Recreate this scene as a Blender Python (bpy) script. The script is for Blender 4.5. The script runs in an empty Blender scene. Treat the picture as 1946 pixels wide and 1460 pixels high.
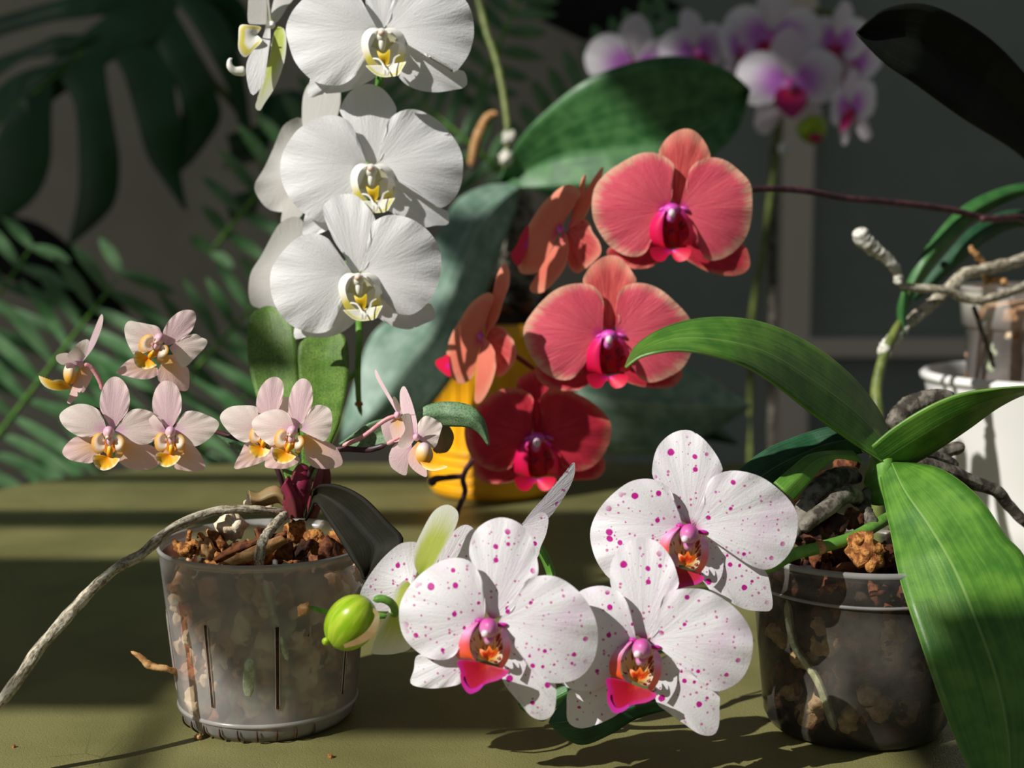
import bpy, bmesh, math, random
from mathutils import Vector, Matrix, noise
random.seed(7)
PI = math.pi
col = bpy.context.scene.collection
sc = bpy.context.scene

# ---------------------------------------------------------------- camera, light, exposure
W, H, FPX = 1946, 1460, 2703.0
CAMZ, PITCH = 0.304, math.radians(6.7)
cam_d = bpy.data.cameras.new('camera'); cam = bpy.data.objects.new('camera', cam_d); col.objects.link(cam)
cam.location = (0, 0, CAMZ); cam.rotation_euler = (PI/2 - PITCH, 0, 0)
cam_d.sensor_width = 36; cam_d.lens = 36*FPX/W; cam_d.clip_start = .05; cam_d.clip_end = 60
cam_d.dof.use_dof = True; cam_d.dof.focus_distance = 0.81; cam_d.dof.aperture_fstop = 6.0
sc.camera = cam
sc.view_settings.view_transform = 'Standard'; sc.view_settings.look = 'None'
sc.view_settings.exposure = 0.0; sc.view_settings.gamma = 1; sc.view_settings.use_curve_mapping = False
w = bpy.data.worlds.new('world'); sc.world = w; w.use_nodes = True
w.node_tree.nodes['Background'].inputs[0].default_value = (.80, .92, 1.0, 1)
w.node_tree.nodes['Background'].inputs[1].default_value = .135
SUN = Vector((.62, .50, -.60)).normalized()
sl = bpy.data.lights.new('sun', 'SUN'); sl.energy = 5.4; sl.angle = math.radians(.45); sl.color = (1, .975, .93)
so = bpy.data.objects.new('sun', sl); col.objects.link(so)
so.rotation_euler = SUN.to_track_quat('-Z', 'Y').to_euler(); so.location = (-2, -1, 2)

# soft fill light added beyond the frame to brighten the left background
al = bpy.data.lights.new('left_fill_light', 'AREA'); al.energy = 3; al.shape = 'RECTANGLE'; al.size = 1.0; al.size_y = 1.2; al.color = (.95, 1, .93)
ao = bpy.data.objects.new('left_fill_light', al); col.objects.link(ao); ao.location = (-2.6, 1.5, .9)
ao.rotation_euler = Vector((2.0, 1.1, -.55)).to_track_quat('-Z', 'Y').to_euler()

def P(px, py, Y):
    a = (px - W/2)/FPX; b = -(py - H/2)/FPX
    c, s = math.cos(PITCH), math.sin(PITCH)
    d = Vector((a, c + b*s, b*c - s))
    return Vector((0, 0, CAMZ)) + d*(Y/d.y)
def PT(px, py):                       # the point of the table top seen at a pixel
    a = (px - W/2)/FPX; b = -(py - H/2)/FPX
    c, s = math.cos(PITCH), math.sin(PITCH)
    d = Vector((a, c + b*s, b*c - s))
    return Vector((0, 0, CAMZ)) + d*(-CAMZ/d.z)

# ---------------------------------------------------------------- materials
def srgb(r, g, b):
    f = lambda c: (c/255/12.92) if c/255 <= .04045 else ((c/255+.055)/1.055)**2.4
    return (f(r), f(g), f(b), 1)
class NT:
    def __init__(s, name):
        s.m = bpy.data.materials.new(name); s.m.use_nodes = True; s.t = s.m.node_tree
        s.t.nodes.clear(); s.out = s.n('ShaderNodeOutputMaterial')
    def n(s, k, **kw):
        nd = s.t.nodes.new(k)
        for a, b in kw.items(): setattr(nd, a, b)
        return nd
    def l(s, a, b): s.t.links.new(a, b)
    def put(s, v, sock):
        if hasattr(v, 'is_linked'): s.l(v, sock)
        else: sock.default_value = v
    def math(s, op, a, b=0.0, clamp=False, c=None):
        nd = s.n('ShaderNodeMath', operation=op, use_clamp=clamp)
        s.put(a, nd.inputs[0]); s.put(b, nd.inputs[1])
        if c is not None: s.put(c, nd.inputs[2])
        return nd.outputs[0]
    def mix(s, f, a, b, mode='MIX'):
        nd = s.n('ShaderNodeMix', data_type='RGBA', blend_type=mode)
        s.put(f, nd.inputs[0]); s.put(a, nd.inputs[6]); s.put(b, nd.inputs[7])
        return nd.outputs[2]
    def ss(s, v, lo, hi, o0=0.0, o1=1.0):
        nd = s.n('ShaderNodeMapRange', interpolation_type='SMOOTHSTEP')
        s.put(v, nd.inputs[0])
        for i, x in enumerate((lo, hi, o0, o1)): s.put(x, nd.inputs[i+1])
        return nd.outputs[0]
    def obj(s): return s.n('ShaderNodeTexCoord').outputs['Object']
    def uv(s):
        x = s.n('ShaderNodeSeparateXYZ'); s.l(s.n('ShaderNodeTexCoord').outputs['UV'], x.inputs[0]); return x.outputs
    def scaled(s, vec, sca):
        m = s.n('ShaderNodeMapping'); s.l(vec, m.inputs[0]); m.inputs['Scale'].default_value = sca; return m.outputs[0]
    def noise(s, vec, sc_, det=3, rough=.55, dist=0):
        n = s.n('ShaderNodeTexNoise'); s.l(vec, n.inputs['Vector']); n.inputs['Scale'].default_value = sc_
        n.inputs['Detail'].default_value = det; n.inputs['Roughness'].default_value = rough; n.inputs['Distortion'].default_value = dist
        return n.outputs[0]
    def bump(s, h, st, dist=.001):
        b = s.n('ShaderNodeBump'); s.put(h, b.inputs['Height']); b.inputs['Strength'].default_value = st
        b.inputs['Distance'].default_value = dist; return b.outputs[0]
    def fin(s, color, rough=.5, spec=.3, normal=None, trans=0, tcol=None, sheen=0, metal=0, coat=0):
        p = s.n('ShaderNodeBsdfPrincipled'); s.put(color, p.inputs['Base Color']); s.put(rough, p.inputs['Roughness'])
        p.inputs['Specular IOR Level'].default_value = spec; p.inputs['Sheen Weight'].default_value = sheen
        p.inputs['Metallic'].default_value = metal; p.inputs['Coat Weight'].default_value = coat
        if normal is not None: s.l(normal, p.inputs['Normal'])
        if trans:
            t = s.n('ShaderNodeBsdfTranslucent'); s.put(tcol if tcol is not None else color, t.inputs[0])
            if normal is not None: s.l(normal, t.inputs['Normal'])
            mx = s.n('ShaderNodeMixShader'); mx.inputs[0].default_value = trans
            s.l(p.outputs[0], mx.inputs[1]); s.l(t.outputs[0], mx.inputs[2]); s.l(mx.outputs[0], s.out.inputs[0])
        else: s.l(p.outputs[0], s.out.inputs[0])
        return s.m

def veins(t, freq=26, ln=2.0):
    """radial streaks that follow the fan of the petal (u = across, v = outwards)"""
    tc = t.n('ShaderNodeTexCoord').outputs['UV']
    return t.noise(t.scaled(tc, (freq, ln, 1)), 1.0, 4, .6, .3)

def m_petal(name, c, edge=None, base=None, vein=None, rough=.55, trans=.32, vb=.35, edge_w=.25, base_w=.3, vein_amt=.35, freq=26):
    t = NT(name); u, v, _ = t.uv(); vn = veins(t, freq, 2.4)
    colr = t.mix(t.ss(vn, .35, .7), srgb(*c), srgb(*(vein or c)))
    if vein: colr = t.mix(vein_amt, srgb(*c), colr)
    if edge: colr = t.mix(t.ss(t.math('ADD', v, t.math('MULTIPLY', t.math('SUBTRACT', vn, .5), .3)), 1-edge_w, 1.0), colr, srgb(*edge))
    if base: colr = t.mix(t.ss(v, base_w, .02), colr, srgb(*base))
    o = t.obj()
    fine = veins(t, freq*2.6, 4.5)
    h = t.math('ADD', t.math('MULTIPLY', vn, .8), t.math('MULTIPLY', t.noise(o, 1100, 3), .45))
    h = t.math('ADD', h, t.math('MULTIPLY', fine, t.ss(v, .35, .95, .25, 1.1)))
    return t.fin(colr, rough, .3, t.bump(h, vb, .0012), trans, sheen=.15)

M = {}
M['white'] = m_petal('white_petal', (238, 237, 236), vein=(230, 229, 229), vb=.42, base=(236, 238, 214), base_w=.12, trans=.26)
M['white_back'] = m_petal('white_petal_back', (232, 228, 222), vb=.25, base=(214, 220, 168), base_w=.4)
M['red'] = m_petal('coral_petal', (240, 100, 116), edge=(240, 182, 154), base=(214, 40, 150), vein=(226, 66, 100), edge_w=.17, base_w=.2, vein_amt=.6, vb=.7, freq=44)
M['red_sepal'] = m_petal('coral_sepal', (238, 112, 104), edge=(236, 160, 134), base=(205, 50, 130), vein=(186, 40, 56), edge_w=.2, base_w=.12, vein_amt=.7, vb=.5)
M['red_deep'] = m_petal('crimson_petal', (214, 48, 70), edge=(222, 122, 106), base=(190, 24, 120), vein=(170, 20, 50), edge_w=.16, base_w=.15, vein_amt=.6, vb=.5)  # on the lowest red flower this deeper colour also holds its shade
M['red_back'] = m_petal('coral_petal_back', (240, 132, 106), edge=(242, 160, 130), base=(226, 70, 110), vein=(232, 104, 90), base_w=.3)
M['pink'] = m_petal('pink_petal', (250, 230, 222), edge=(250, 236, 226), base=(234, 186, 216), vein=(246, 218, 216), edge_w=.4, base_w=.42, vb=.25)
M['pink_dorsal'] = m_petal('pink_sepal', (247, 214, 217), edge=(248, 222, 218), base=(228, 176, 212), vein=(242, 200, 210), base_w=.35, vb=.25)
M['pink_lat'] = m_petal('pink_sepal_yellow_flush', (250, 212, 198), edge=(248, 212, 208), base=(246, 188, 90), vein=(247, 206, 200), edge_w=.35, base_w=.8, vb=.25)
M['green_sepal'] = m_petal('green_flushed_sepal', (196, 208, 96), edge=(232, 232, 214), base=(170, 192, 60), edge_w=.45, vb=.2)

def m_spot():
    t = NT('spotted_petal'); u, v, _ = t.uv(); o = t.obj()
    flat = t.scaled(o, (1, .0, 1))
    vn = veins(t)
    jig = t.n('ShaderNodeVectorMath', operation='ADD'); 
    sx = t.n('ShaderNodeTexNoise'); t.l(flat, sx.inputs['Vector']); sx.inputs['Scale'].default_value = 260
    scv = t.n('ShaderNodeVectorMath', operation='SCALE'); t.l(sx.outputs['Color'], scv.inputs[0]); scv.inputs['Scale'].default_value = .0009
    t.l(flat, jig.inputs[0]); t.l(scv.outputs[0], jig.inputs[1])
    rad = t.n('ShaderNodeVectorMath', operation='LENGTH'); t.l(flat, rad.inputs[0]); r = rad.outputs['Value']
    clus = t.noise(flat, 55, 1, .4)
    def dots(scale, rmin, rmax, keep_lo, keep_hi):
        vo = t.n('ShaderNodeTexVoronoi'); vo.voronoi_dimensions = '3D'; t.l(jig.outputs[0], vo.inputs['Vector']); vo.inputs['Scale'].default_value = scale
        vo.inputs['Randomness'].default_value = .75
        x = t.n('ShaderNodeSeparateColor'); t.l(vo.outputs['Color'], x.inputs[0])
        R = t.math('MULTIPLY_ADD', t.math('POWER', x.outputs[0], 1.6), (rmax-rmin)*scale, c=rmin*scale)
        d = t.math('DIVIDE', vo.outputs['Distance'], R)
        hit = t.ss(d, 1.12, .9)
        keep = t.math('LESS_THAN', x.outputs[1], t.ss(clus, .38, .66, keep_lo, keep_hi))
        return t.math('MULTIPLY', hit, keep)
    big = dots(150, .0007, .0019, .34, 1.0)
    small = dots(330, .0003, .0008, .25, .9)
    fade = t.math('MULTIPLY', t.ss(v, .10, .2), t.ss(v, .99, .84))
    f = t.math('MULTIPLY', t.math('MAXIMUM', big, t.math('MULTIPLY', small, .8)), fade)
    base = t.mix(t.ss(t.noise(flat, 40, 2), .45, .75), srgb(226, 223, 225), srgb(222, 206, 219))
    base = t.mix(t.ss(r, .010, .004), base, srgb(205, 60, 150))
    colr = t.mix(f, base, srgb(186, 18, 138))
    h = t.math('ADD', vn, t.math('MULTIPLY', t.noise(o, 900, 2), .3))
    return t.fin(colr, .5, .3, t.bump(h, .45, .0012), .24, sheen=.15)
M['spot'] = m_spot()

def m_grad(name, stops, rough=.4, trans=.15, axis=1, spec=.4, bump=.15, vein=None):
    t = NT(name); uvs = t.uv(); cr = t.n('ShaderNodeValToRGB')
    vn = veins(t, 14, 2)
    t.l(t.math('ADD', uvs[axis], t.math('MULTIPLY', t.math('SUBTRACT', vn, .5), .12)), cr.inputs[0])
    e = cr.color_ramp.elements
    while len(e) < len(stops): e.new(.5)
    for el, (p_, c_) in zip(e, stops): el.position = p_; el.color = srgb(*c_)
    c = cr.outputs[0]
    if vein: c = t.mix(t.ss(vn, .52, .62), c, srgb(*vein))
    return t.fin(c, rough, spec, t.bump(vn, bump, .001), trans)
M['lipw_lobe'] = m_grad('white_lip_side_lobe', [(0, (240, 238, 232)), (.55, (238, 234, 224)), (.72, (214, 200, 70)), (.88, (220, 206, 120)), (1, (240, 238, 226))])
M['lipw_throat'] = m_grad('white_lip_throat', [(0, (214, 204, 150)), (1, (196, 196, 168))])
M['lipw_mid'] = m_grad('white_lip_front', [(0, (226, 208, 110)), (.3, (238, 236, 222)), (.7, (238, 236, 220)), (.88, (216, 208, 90)), (1, (238, 238, 226))])
M['yellow_callus'] = m_grad('yellow_callus', [(0, (216, 172, 20)), (.7, (206, 168, 20)), (1, (226, 200, 60))])
M['col_white'] = m_grad('white_column', [(0, (238, 236, 220)), (1, (242, 240, 236))])
M['cap_peach'] = m_grad('peach_anther_cap', [(0, (236, 200, 170)), (1, (240, 222, 206))])
M['lips_lobe'] = m_grad('spotted_lip_side_lobe', [(0, (196, 70, 150)), (.3, (226, 160, 200)), (.55, (226, 90, 90)), (.8, (228, 90, 30)), (1, (214, 30, 50))])
M['lips_throat'] = m_grad('striped_throat', [(0, (236, 150, 30)), (.5, (240, 208, 130)), (1, (244, 236, 214))], vein=(150, 20, 30))
M['lips_mid'] = m_grad('crimson_lip_front', [(0, (180, 40, 16)), (.3, (160, 8, 28)), (.75, (172, 14, 50)), (1, (186, 30, 130))])
M['lips_tip'] = m_grad('magenta_lip_tip', [(0, (186, 24, 110)), (1, (196, 50, 170))])
M['lips_callus'] = m_grad('orange_callus', [(0, (236, 110, 10)), (.5, (190, 30, 10)), (1, (230, 120, 30))])
M['col_pink'] = m_grad('pink_column', [(0, (236, 190, 216)), (.5, (214, 120, 180)), (1, (196, 60, 150))])
M['cap_pale'] = m_grad('pale_anther_cap', [(0, (246, 226, 230)), (1, (236, 200, 220))])
M['lipr_lobe'] = m_grad('crimson_lip_side_lobe', [(0, (224, 70, 190)), (.22, (218, 20, 96)), (1, (200, 10, 36))])
M['lipr_throat'] = m_grad('dark_red_throat', [(0, (180, 24, 16)), (.5, (206, 14, 36)), (1, (216, 30, 110))], vein=(110, 6, 12))
M['lipr_mid'] = m_grad('crimson_lip_front_flap', [(0, (206, 30, 150)), (.4, (216, 16, 70)), (1, (214, 20, 60))])
M['col_mag'] = m_grad('magenta_column', [(0, (232, 140, 220)), (1, (212, 50, 176))])
M['lipp_lobe'] = m_grad('pink_orchid_lip_side_lobe', [(0, (236, 160, 14)), (.3, (238, 180, 60)), (.55, (238, 204, 150)), (.8, (240, 218, 206)), (1, (234, 190, 206))])
M['lipp_wing'] = m_petal('cream_yellow_lip_wing', (244, 228, 206), edge=(240, 176, 40), base=(244, 206, 200), edge_w=.42, vb=.1)
M['lipp_mid'] = m_grad('yellow_lip_front', [(0, (236, 130, 10)), (.35, (240, 166, 10)), (.8, (240, 190, 50)), (1, (240, 226, 190))])
M['lipp_callus'] = m_grad('orange_lip_callus', [(0, (234, 140, 10)), (1, (236, 150, 60))])
M['col_rose'] = m_grad('rose_column', [(0, (240, 206, 200)), (1, (226, 168, 196))])
M['cap_cream'] = m_grad('cream_anther_cap', [(0, (236, 196, 150)), (1, (240, 224, 206))])
M['bg_petal'] = None
def m_bg():
    t = NT('lilac_blushed_petal'); u, v, _ = t.uv()
    c = t.mix(t.math('MULTIPLY', t.ss(v, .85, .3), t.ss(v, .0, .2)), srgb(240, 234, 240), srgb(206, 124, 216))
    return t.fin(c, .6, .2, None, .3)
M['bg_petal'] = m_bg()
M['bg_sepal'] = m_petal('pale_lilac_sepal', (232, 220, 228), base=(220, 150, 210), base_w=.3)
M['bg_lip'] = m_grad('magenta_lip', [(0, (214, 110, 30)), (.3, (186, 20, 80)), (1, (170, 20, 110))])

def m_leaf(name, c1, c2, rib=None, rough=.38, trans=.14, nscale=60, band=.45, spec=.45, mott=None):
    t = NT(name); u, v, _ = t.uv(); o = t.obj(); tc = t.n('ShaderNodeTexCoord').outputs['UV']
    st = t.noise(t.scaled(tc, (22, 1.2, 1)), 1.0, 4, .6, .2)
    big = t.noise(o, nscale, 3)
    f = t.math('ADD', t.math('MULTIPLY', st, band), t.math('MULTIPLY', big, 1-band))
    c = t.mix(t.ss(f, .36, .64), srgb(*c1), srgb(*c2))
    if mott: c = t.mix(t.ss(t.noise(o, 1100, 4, .75), .42, .66), c, srgb(*mott))
    if rib:
        d = t.math('ABSOLUTE', t.math('SUBTRACT', u, .5))
        c = t.mix(t.ss(d, .018, .004, 0, .8), c, srgb(*rib))
        e = t.math('ABSOLUTE', t.math('SUBTRACT', u, .5))
        c = t.mix(t.ss(e, .485, .499, 0, .7), c, srgb(*rib))
    h = t.math('ADD', st, t.math('MULTIPLY', t.noise(o, 700, 2), .3))
    return t.fin(c, rough, spec, t.bump(h, .22, .0012), trans)
M['leaf_bright'] = m_leaf('bright_green_leaf', (58, 106, 32), (98, 142, 50), rib=(124, 158, 82))
M['leaf_mid'] = m_leaf('mid_green_leaf', (40, 92, 40), (70, 122, 62), rib=(120, 150, 96))
M['leaf_deep'] = m_leaf('deep_green_leaf', (20, 58, 34), (44, 92, 58), rib=(80, 120, 84), rough=.5)
M['leaf_big'] = m_leaf('big_green_leaf', (40, 92, 44), (84, 134, 76), rib=(100, 140, 96), rough=.42, trans=.2)
M['leaf_blue'] = m_leaf('grey_green_leaf', (92, 126, 104), (142, 166, 150), rib=(160, 178, 160), rough=.45, spec=.4)
M['leaf_dark'] = m_leaf('shade_dark_leaf_underside', (22, 22, 13), (34, 32, 20), rough=.65, trans=.03, spec=.15)  # the underside's shade is put into this dark colour
M['leaf_black'] = m_leaf('shade_dark_leaf', (14, 17, 13), (24, 27, 20), rough=.6, trans=.02, spec=.12)  # nearly black: the shade on these leaves is put into the colour
M['leaf_mott'] = m_leaf('mottled_leaf', (88, 128, 40), (120, 154, 62), mott=(54, 72, 38), rough=.5, nscale=90)
M['leaf_mott_pale'] = m_leaf('pale_mottled_leaf', (96, 136, 92), (136, 164, 120), mott=(66, 92, 66), rough=.42, nscale=120)
M['leaf_tan'] = m_leaf('tan_green_leaf', (120, 110, 60), (150, 120, 80), rough=.5)
M['monstera'] = m_leaf('monstera_leaf', (30, 66, 34), (44, 90, 50), rough=.35, nscale=8)
M['palm'] = m_leaf('palm_leaflet', (58, 106, 54), (116, 152, 108), rough=.35, nscale=20, trans=.25)

def m_simple(name, c1, c2, scale=60, rough=.6, bump=.4, spec=.3, dist=.001, det=4, stretch=(1, 1, 1), trans=0, lo=.4, hi=.62, metal=0):
    t = NT(name); o = t.scaled(t.obj(), stretch); n = t.noise(o, scale, det, .6)
    return t.fin(t.mix(t.ss(n, lo, hi), srgb(*c1), srgb(*c2)), rough, spec, t.bump(n, bump, dist), trans, metal=metal)
M['stem_green'] = m_simple('green_stem', (84, 130, 50), (110, 156, 66), 90, .4, .15)
M['stem_olive'] = m_simple('olive_stem', (84, 96, 44), (110, 120, 60), 90, .45, .15)
M['stem_purple'] = m_simple('purple_brown_stem', (50, 30, 36), (78, 46, 50), 90, .4, .2)
M['stem_pink'] = m_simple('rose_pedicel', (206, 130, 140), (220, 160, 160), 90, .45, .1)
M['stem_crown'] = m_simple('magenta_green_crown', (130, 36, 66), (96, 44, 44), 45, .4, .2)
M['stem_red'] = m_simple('dark_red_pedicel', (120, 30, 40), (150, 50, 50), 90, .4, .1)
def m_root():
    t = NT('silver_grey_root'); o = t.obj(); tc = t.n('ShaderNodeTexCoord').outputs['UV']
    a = t.noise(t.scaled(tc, (9, 24, 1)), 1.0, 4, .6, .8); b = t.noise(o, 500, 3)
    f = t.math('MULTIPLY_ADD', a, .7, c=t.math('MULTIPLY', b, .3))
    return t.fin(t.mix(t.ss(f, .38, .6), srgb(112, 100, 78), srgb(198, 190, 170)), .75, .15, t.bump(f, .8, .0016))
M['root'] = m_root()
M['root_white'] = m_simple('chalk_white_root', (176, 172, 156), (222, 220, 208), 260, .8, .7)
M['root_dark'] = m_simple('dark_grey_root', (58, 52, 44), (120, 114, 102), 120, .55, .6, dist=.002)
M['root_tan'] = m_simple('tan_root', (150, 104, 60), (190, 150, 100), 200, .7, .6)
M['root_green'] = m_simple('grey_green_root', (150, 158, 124), (196, 200, 172), 160, .6, .5)
M['bark'] = m_simple('bark_chip', (74, 38, 20), (128, 76, 44), 140, .8, .9, dist=.002)
M['bark_dark'] = m_simple('dark_bark', (40, 22, 14), (84, 46, 28), 120, .85, .9, dist=.002)
M['husk'] = m_simple('golden_husk', (118, 68, 30), (184, 128, 66), 260, .8, 1, dist=.002)
M['bark_light'] = m_simple('pale_bark_chip', (180, 130, 92), (226, 186, 150), 140, .8, .8, dist=.002)
M['bark_red'] = m_simple('red_brown_bark', (150, 88, 60), (196, 132, 94), 120, .8, .8, dist=.002)
M['pumice'] = m_simple('pumice_stone', (214, 190, 154), (238, 222, 198), 190, .9, .8, dist=.0015)
M['pumice_tan'] = m_simple('tan_stone', (150, 122, 86), (190, 164, 124), 190, .9, .8, dist=.0015)
M['planter'] = m_simple('white_ceramic', (222, 220, 214), (232, 230, 226), 4, .28, .05, spec=.5)
M['yellow'] = m_simple('yellow_plastic', (226, 158, 8), (236, 172, 14), 30, .38, .05, spec=.5)
M['soil'] = m_simple('dark_soil', (24, 17, 12), (60, 42, 30), 120, .9, 1, dist=.003)
def m_clear(name, haze=.42, tint=(226, 226, 222)):
    t = NT(name); o = t.obj(); n = t.noise(o, 26, 3)
    tr = t.n('ShaderNodeBsdfTransparent'); tr.inputs[0].default_value = srgb(244, 240, 232)
    di = t.n('ShaderNodeBsdfDiffuse'); di.inputs[0].default_value = srgb(*tint)
    tl = t.n('ShaderNodeBsdfTranslucent'); tl.inputs[0].default_value = srgb(*tint)
    gl = t.n('ShaderNodeBsdfGlossy'); gl.inputs['Roughness'].default_value = .22
    a = t.n('ShaderNodeMixShader'); a.inputs[0].default_value = .5; t.l(di.outputs[0], a.inputs[1]); t.l(tl.outputs[0], a.inputs[2])
    b = t.n('ShaderNodeMixShader'); t.l(t.ss(n, .3, .7, haze-.1, haze+.1), b.inputs[0]); t.l(tr.outputs[0], b.inputs[1]); t.l(a.outputs[0], b.inputs[2])
    fr = t.n('ShaderNodeFresnel'); fr.inputs[0].default_value = 1.35
    c = t.n('ShaderNodeMixShader'); t.l(fr.outputs[0], c.inputs[0]); t.l(b.outputs[0], c.inputs[1]); t.l(gl.outputs[0], c.inputs[2])
    t.l(c.outputs[0], t.out.inputs[0]); return t.m
M['clear'] = m_clear('frosted_clear_plastic', .37, (252, 250, 246))
M['clear2'] = m_clear('smoky_clear_plastic', .15, (196, 190, 178))
M['clear_rim'] = m_clear('frosted_plastic_rim', .45, (246, 244, 240))
def m_table():
    t = NT('olive_leatherette'); o = t.obj()
    v = t.n('ShaderNodeTexVoronoi', feature='DISTANCE_TO_EDGE'); t.l(o, v.inputs['Vector']); v.inputs['Scale'].default_value = 420
    n = t.noise(o, 9, 4); n2 = t.noise(o, 300, 2)
    c = t.mix(t.ss(n, .3, .7), srgb(102, 99, 58), srgb(121, 117, 74))
    cr = t.n('ShaderNodeTexVoronoi', feature='DISTANCE_TO_EDGE'); t.l(t.scaled(o, (1, 1, .2)), cr.inputs['Vector']); cr.inputs['Scale'].default_value = 26
    crk = t.math('MULTIPLY', t.ss(cr.outputs[0], .02, .0), t.ss(t.noise(o, 5, 2), .52, .64))
    c = t.mix(t.math('MULTIPLY', crk, .5), c, srgb(50, 44, 24))
    h = t.math('ADD', t.ss(v.outputs[0], 0, .12), t.math('MULTIPLY', n2, .5))
    return t.fin(c, .48, .35, t.bump(h, .35, .0006))
M['table'] = m_table()
M['wood_dark'] = m_simple('dark_wood', (40, 28, 18), (58, 42, 28), 20, .5, .2)
M['wall'] = m_simple('warm_grey_plaster', (160, 151, 134), (168, 159, 142), 3, .9, .05)
M['floor'] = m_simple('dark_floor', (40, 36, 32), (52, 46, 40), 6, .6, .1)
M['panel'] = m_simple('dark_green_grey_panel', (128, 134, 124), (136, 142, 132), 3, .6, .05)
M['stile'] = m_simple('taupe_painted_frame', (214, 198, 180), (220, 204, 188), 4, .6, .05)
M['matte_white'] = m_simple('matte_white_paint', (210, 208, 200), (216, 214, 206), 4, .6, .05)
M['curtain'] = m_simple('grey_curtain', (112, 118, 112), (124, 128, 120), 6, .8, .1, stretch=(6, 6, .2))

# ---------------------------------------------------------------- object helpers
WO = {}                                   # world origin of every object
def tag(o, label=None, cat=None, group=None, kind=None):
    if label: o['label'] = label
    if cat: o['category'] = cat
    if group: o['group'] = group
    if kind: o['kind'] = kind
    return o
def thing(name, loc, label, cat, group=None):
    o = bpy.data.objects.new(name, None); col.objects.link(o); o.empty_display_size = .02
    o.location = loc; WO[o] = Vector(loc); return tag(o, label, cat, group)
class MB:
    """collects surfaces in world coordinates, builds ONE mesh object"""
    def __init__(s): s.v = []; s.f = []; s.uv = []; s.mi = []; s.mats = []
    def mat(s, m):
        if m not in s.mats: s.mats.append(m)
        return s.mats.index(m)
    def grid(s, rows, mat, uvs=None, wrap=False):
        b = len(s.v); n = len(rows[0]); mi = s.mat(mat); R = len(rows)
        for r in rows: s.v.extend(r)
        for i in range(R-1):
            for j in range(n if wrap else n-1):
                k = (j+1) % n
                s.f.append((b+i*n+j, b+i*n+k, b+(i+1)*n+k, b+(i+1)*n+j)); s.mi.append(mi)
                if uvs: s.uv.append((uvs[i][j], uvs[i][k], uvs[i+1][k], uvs[i+1][j]))
                else: s.uv.append(((j/(n), i/(R-1)), ((j+1)/n, i/(R-1)), ((j+1)/n, (i+1)/(R-1)), (j/n, (i+1)/(R-1))))
        return b
    def face(s, idx, mat, uv=None):
        s.f.append(tuple(idx)); s.mi.append(s.mat(mat)); s.uv.append(uv or tuple((0, 0) for _ in idx))
    def box(s, lo, hi, mat):
        b = len(s.v); x0, y0, z0 = lo; x1, y1, z1 = hi
        s.v.extend([Vector(p) for p in ((x0,y0,z0),(x1,y0,z0),(x1,y1,z0),(x0,y1,z0),(x0,y0,z1),(x1,y0,z1),(x1,y1,z1),(x0,y1,z1))])
        for q in ((0,3,2,1),(4,5,6,7),(0,1,5,4),(1,2,6,5),(2,3,7,6),(3,0,4,7)): s.face([b+i for i in q], mat)
    def build(s, name, parent=None, origin=None, smooth=True, solid=0, bevel=0):
        if origin is None: origin = WO[parent] if parent else Vector((0, 0, 0))
        origin = Vector(origin)
        me = bpy.data.meshes.new(name); me.from_pydata([v-origin for v in s.v], [], s.f)
        for m in s.mats: me.materials.append(m)
        ul = me.uv_layers.new(name='UVMap'); k = 0
        for p_, mi, uvf in zip(me.polygons, s.mi, s.uv):
            p_.material_index = mi; p_.use_smooth = smooth
            for q in uvf: ul.data[k].uv = q; k += 1
        me.update()
        o = bpy.data.objects.new(name, me); col.objects.link(o)
        if parent: o.parent = parent; o.location = origin - WO[parent]
        else: o.location = origin
        WO[o] = origin
        if solid:
            md = o.modifiers.new('thickness', 'SOLIDIFY'); md.thickness = solid; md.offset = 0
        if bevel:
            md = o.modifiers.new('bevel', 'BEVEL'); md.width = bevel; md.segments = 2
        return o

def cr(pts, n, closed=False):
    """Catmull-Rom through points (tuples or Vectors), n samples evenly by index"""
    pts = [Vector(p) for p in pts]; L = len(pts); out = []
    for i in range(n):
        t = i/(n-1)*(L-1) if not closed else i/n*L
        k = min(int(t), L-2) if not closed else int(t) % L; f = t-int(t) if closed else t-k
        g = (lambda j: pts[j % L]) if closed else (lambda j: pts[max(0, min(L-1, j))])
        p0, p1, p2, p3 = g(k-1), g(k), g(k+1), g(k+2)
        out.append(.5*((2*p1)+(p2-p0)*f+(2*p0-5*p1+4*p2-p3)*f*f+(3*p1-p0-3*p2+p3)*f**3))
    return out
def even(pts, n):
    """resample a polyline evenly by length"""
    d = [0]
    for a, b in zip(pts, pts[1:]): d.append(d[-1]+(b-a).length)
    out = []; k = 0
    for i in range(n):
        t = d[-1]*i/(n-1)
        while k < len(pts)-2 and d[k+1] < t: k += 1
        f = (t-d[k])/max(1e-9, d[k+1]-d[k]); out.append(pts[k].lerp(pts[k+1], min(1, f)))
    return out
def lerp_list(l, t):
    if not hasattr(l, '__len__'): return l
    x = t*(len(l)-1); k = min(int(x), len(l)-2) if len(l) > 1 else 0
    return l[k] + (l[k+1]-l[k])*(x-k) if len(l) > 1 else l[0]

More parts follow.
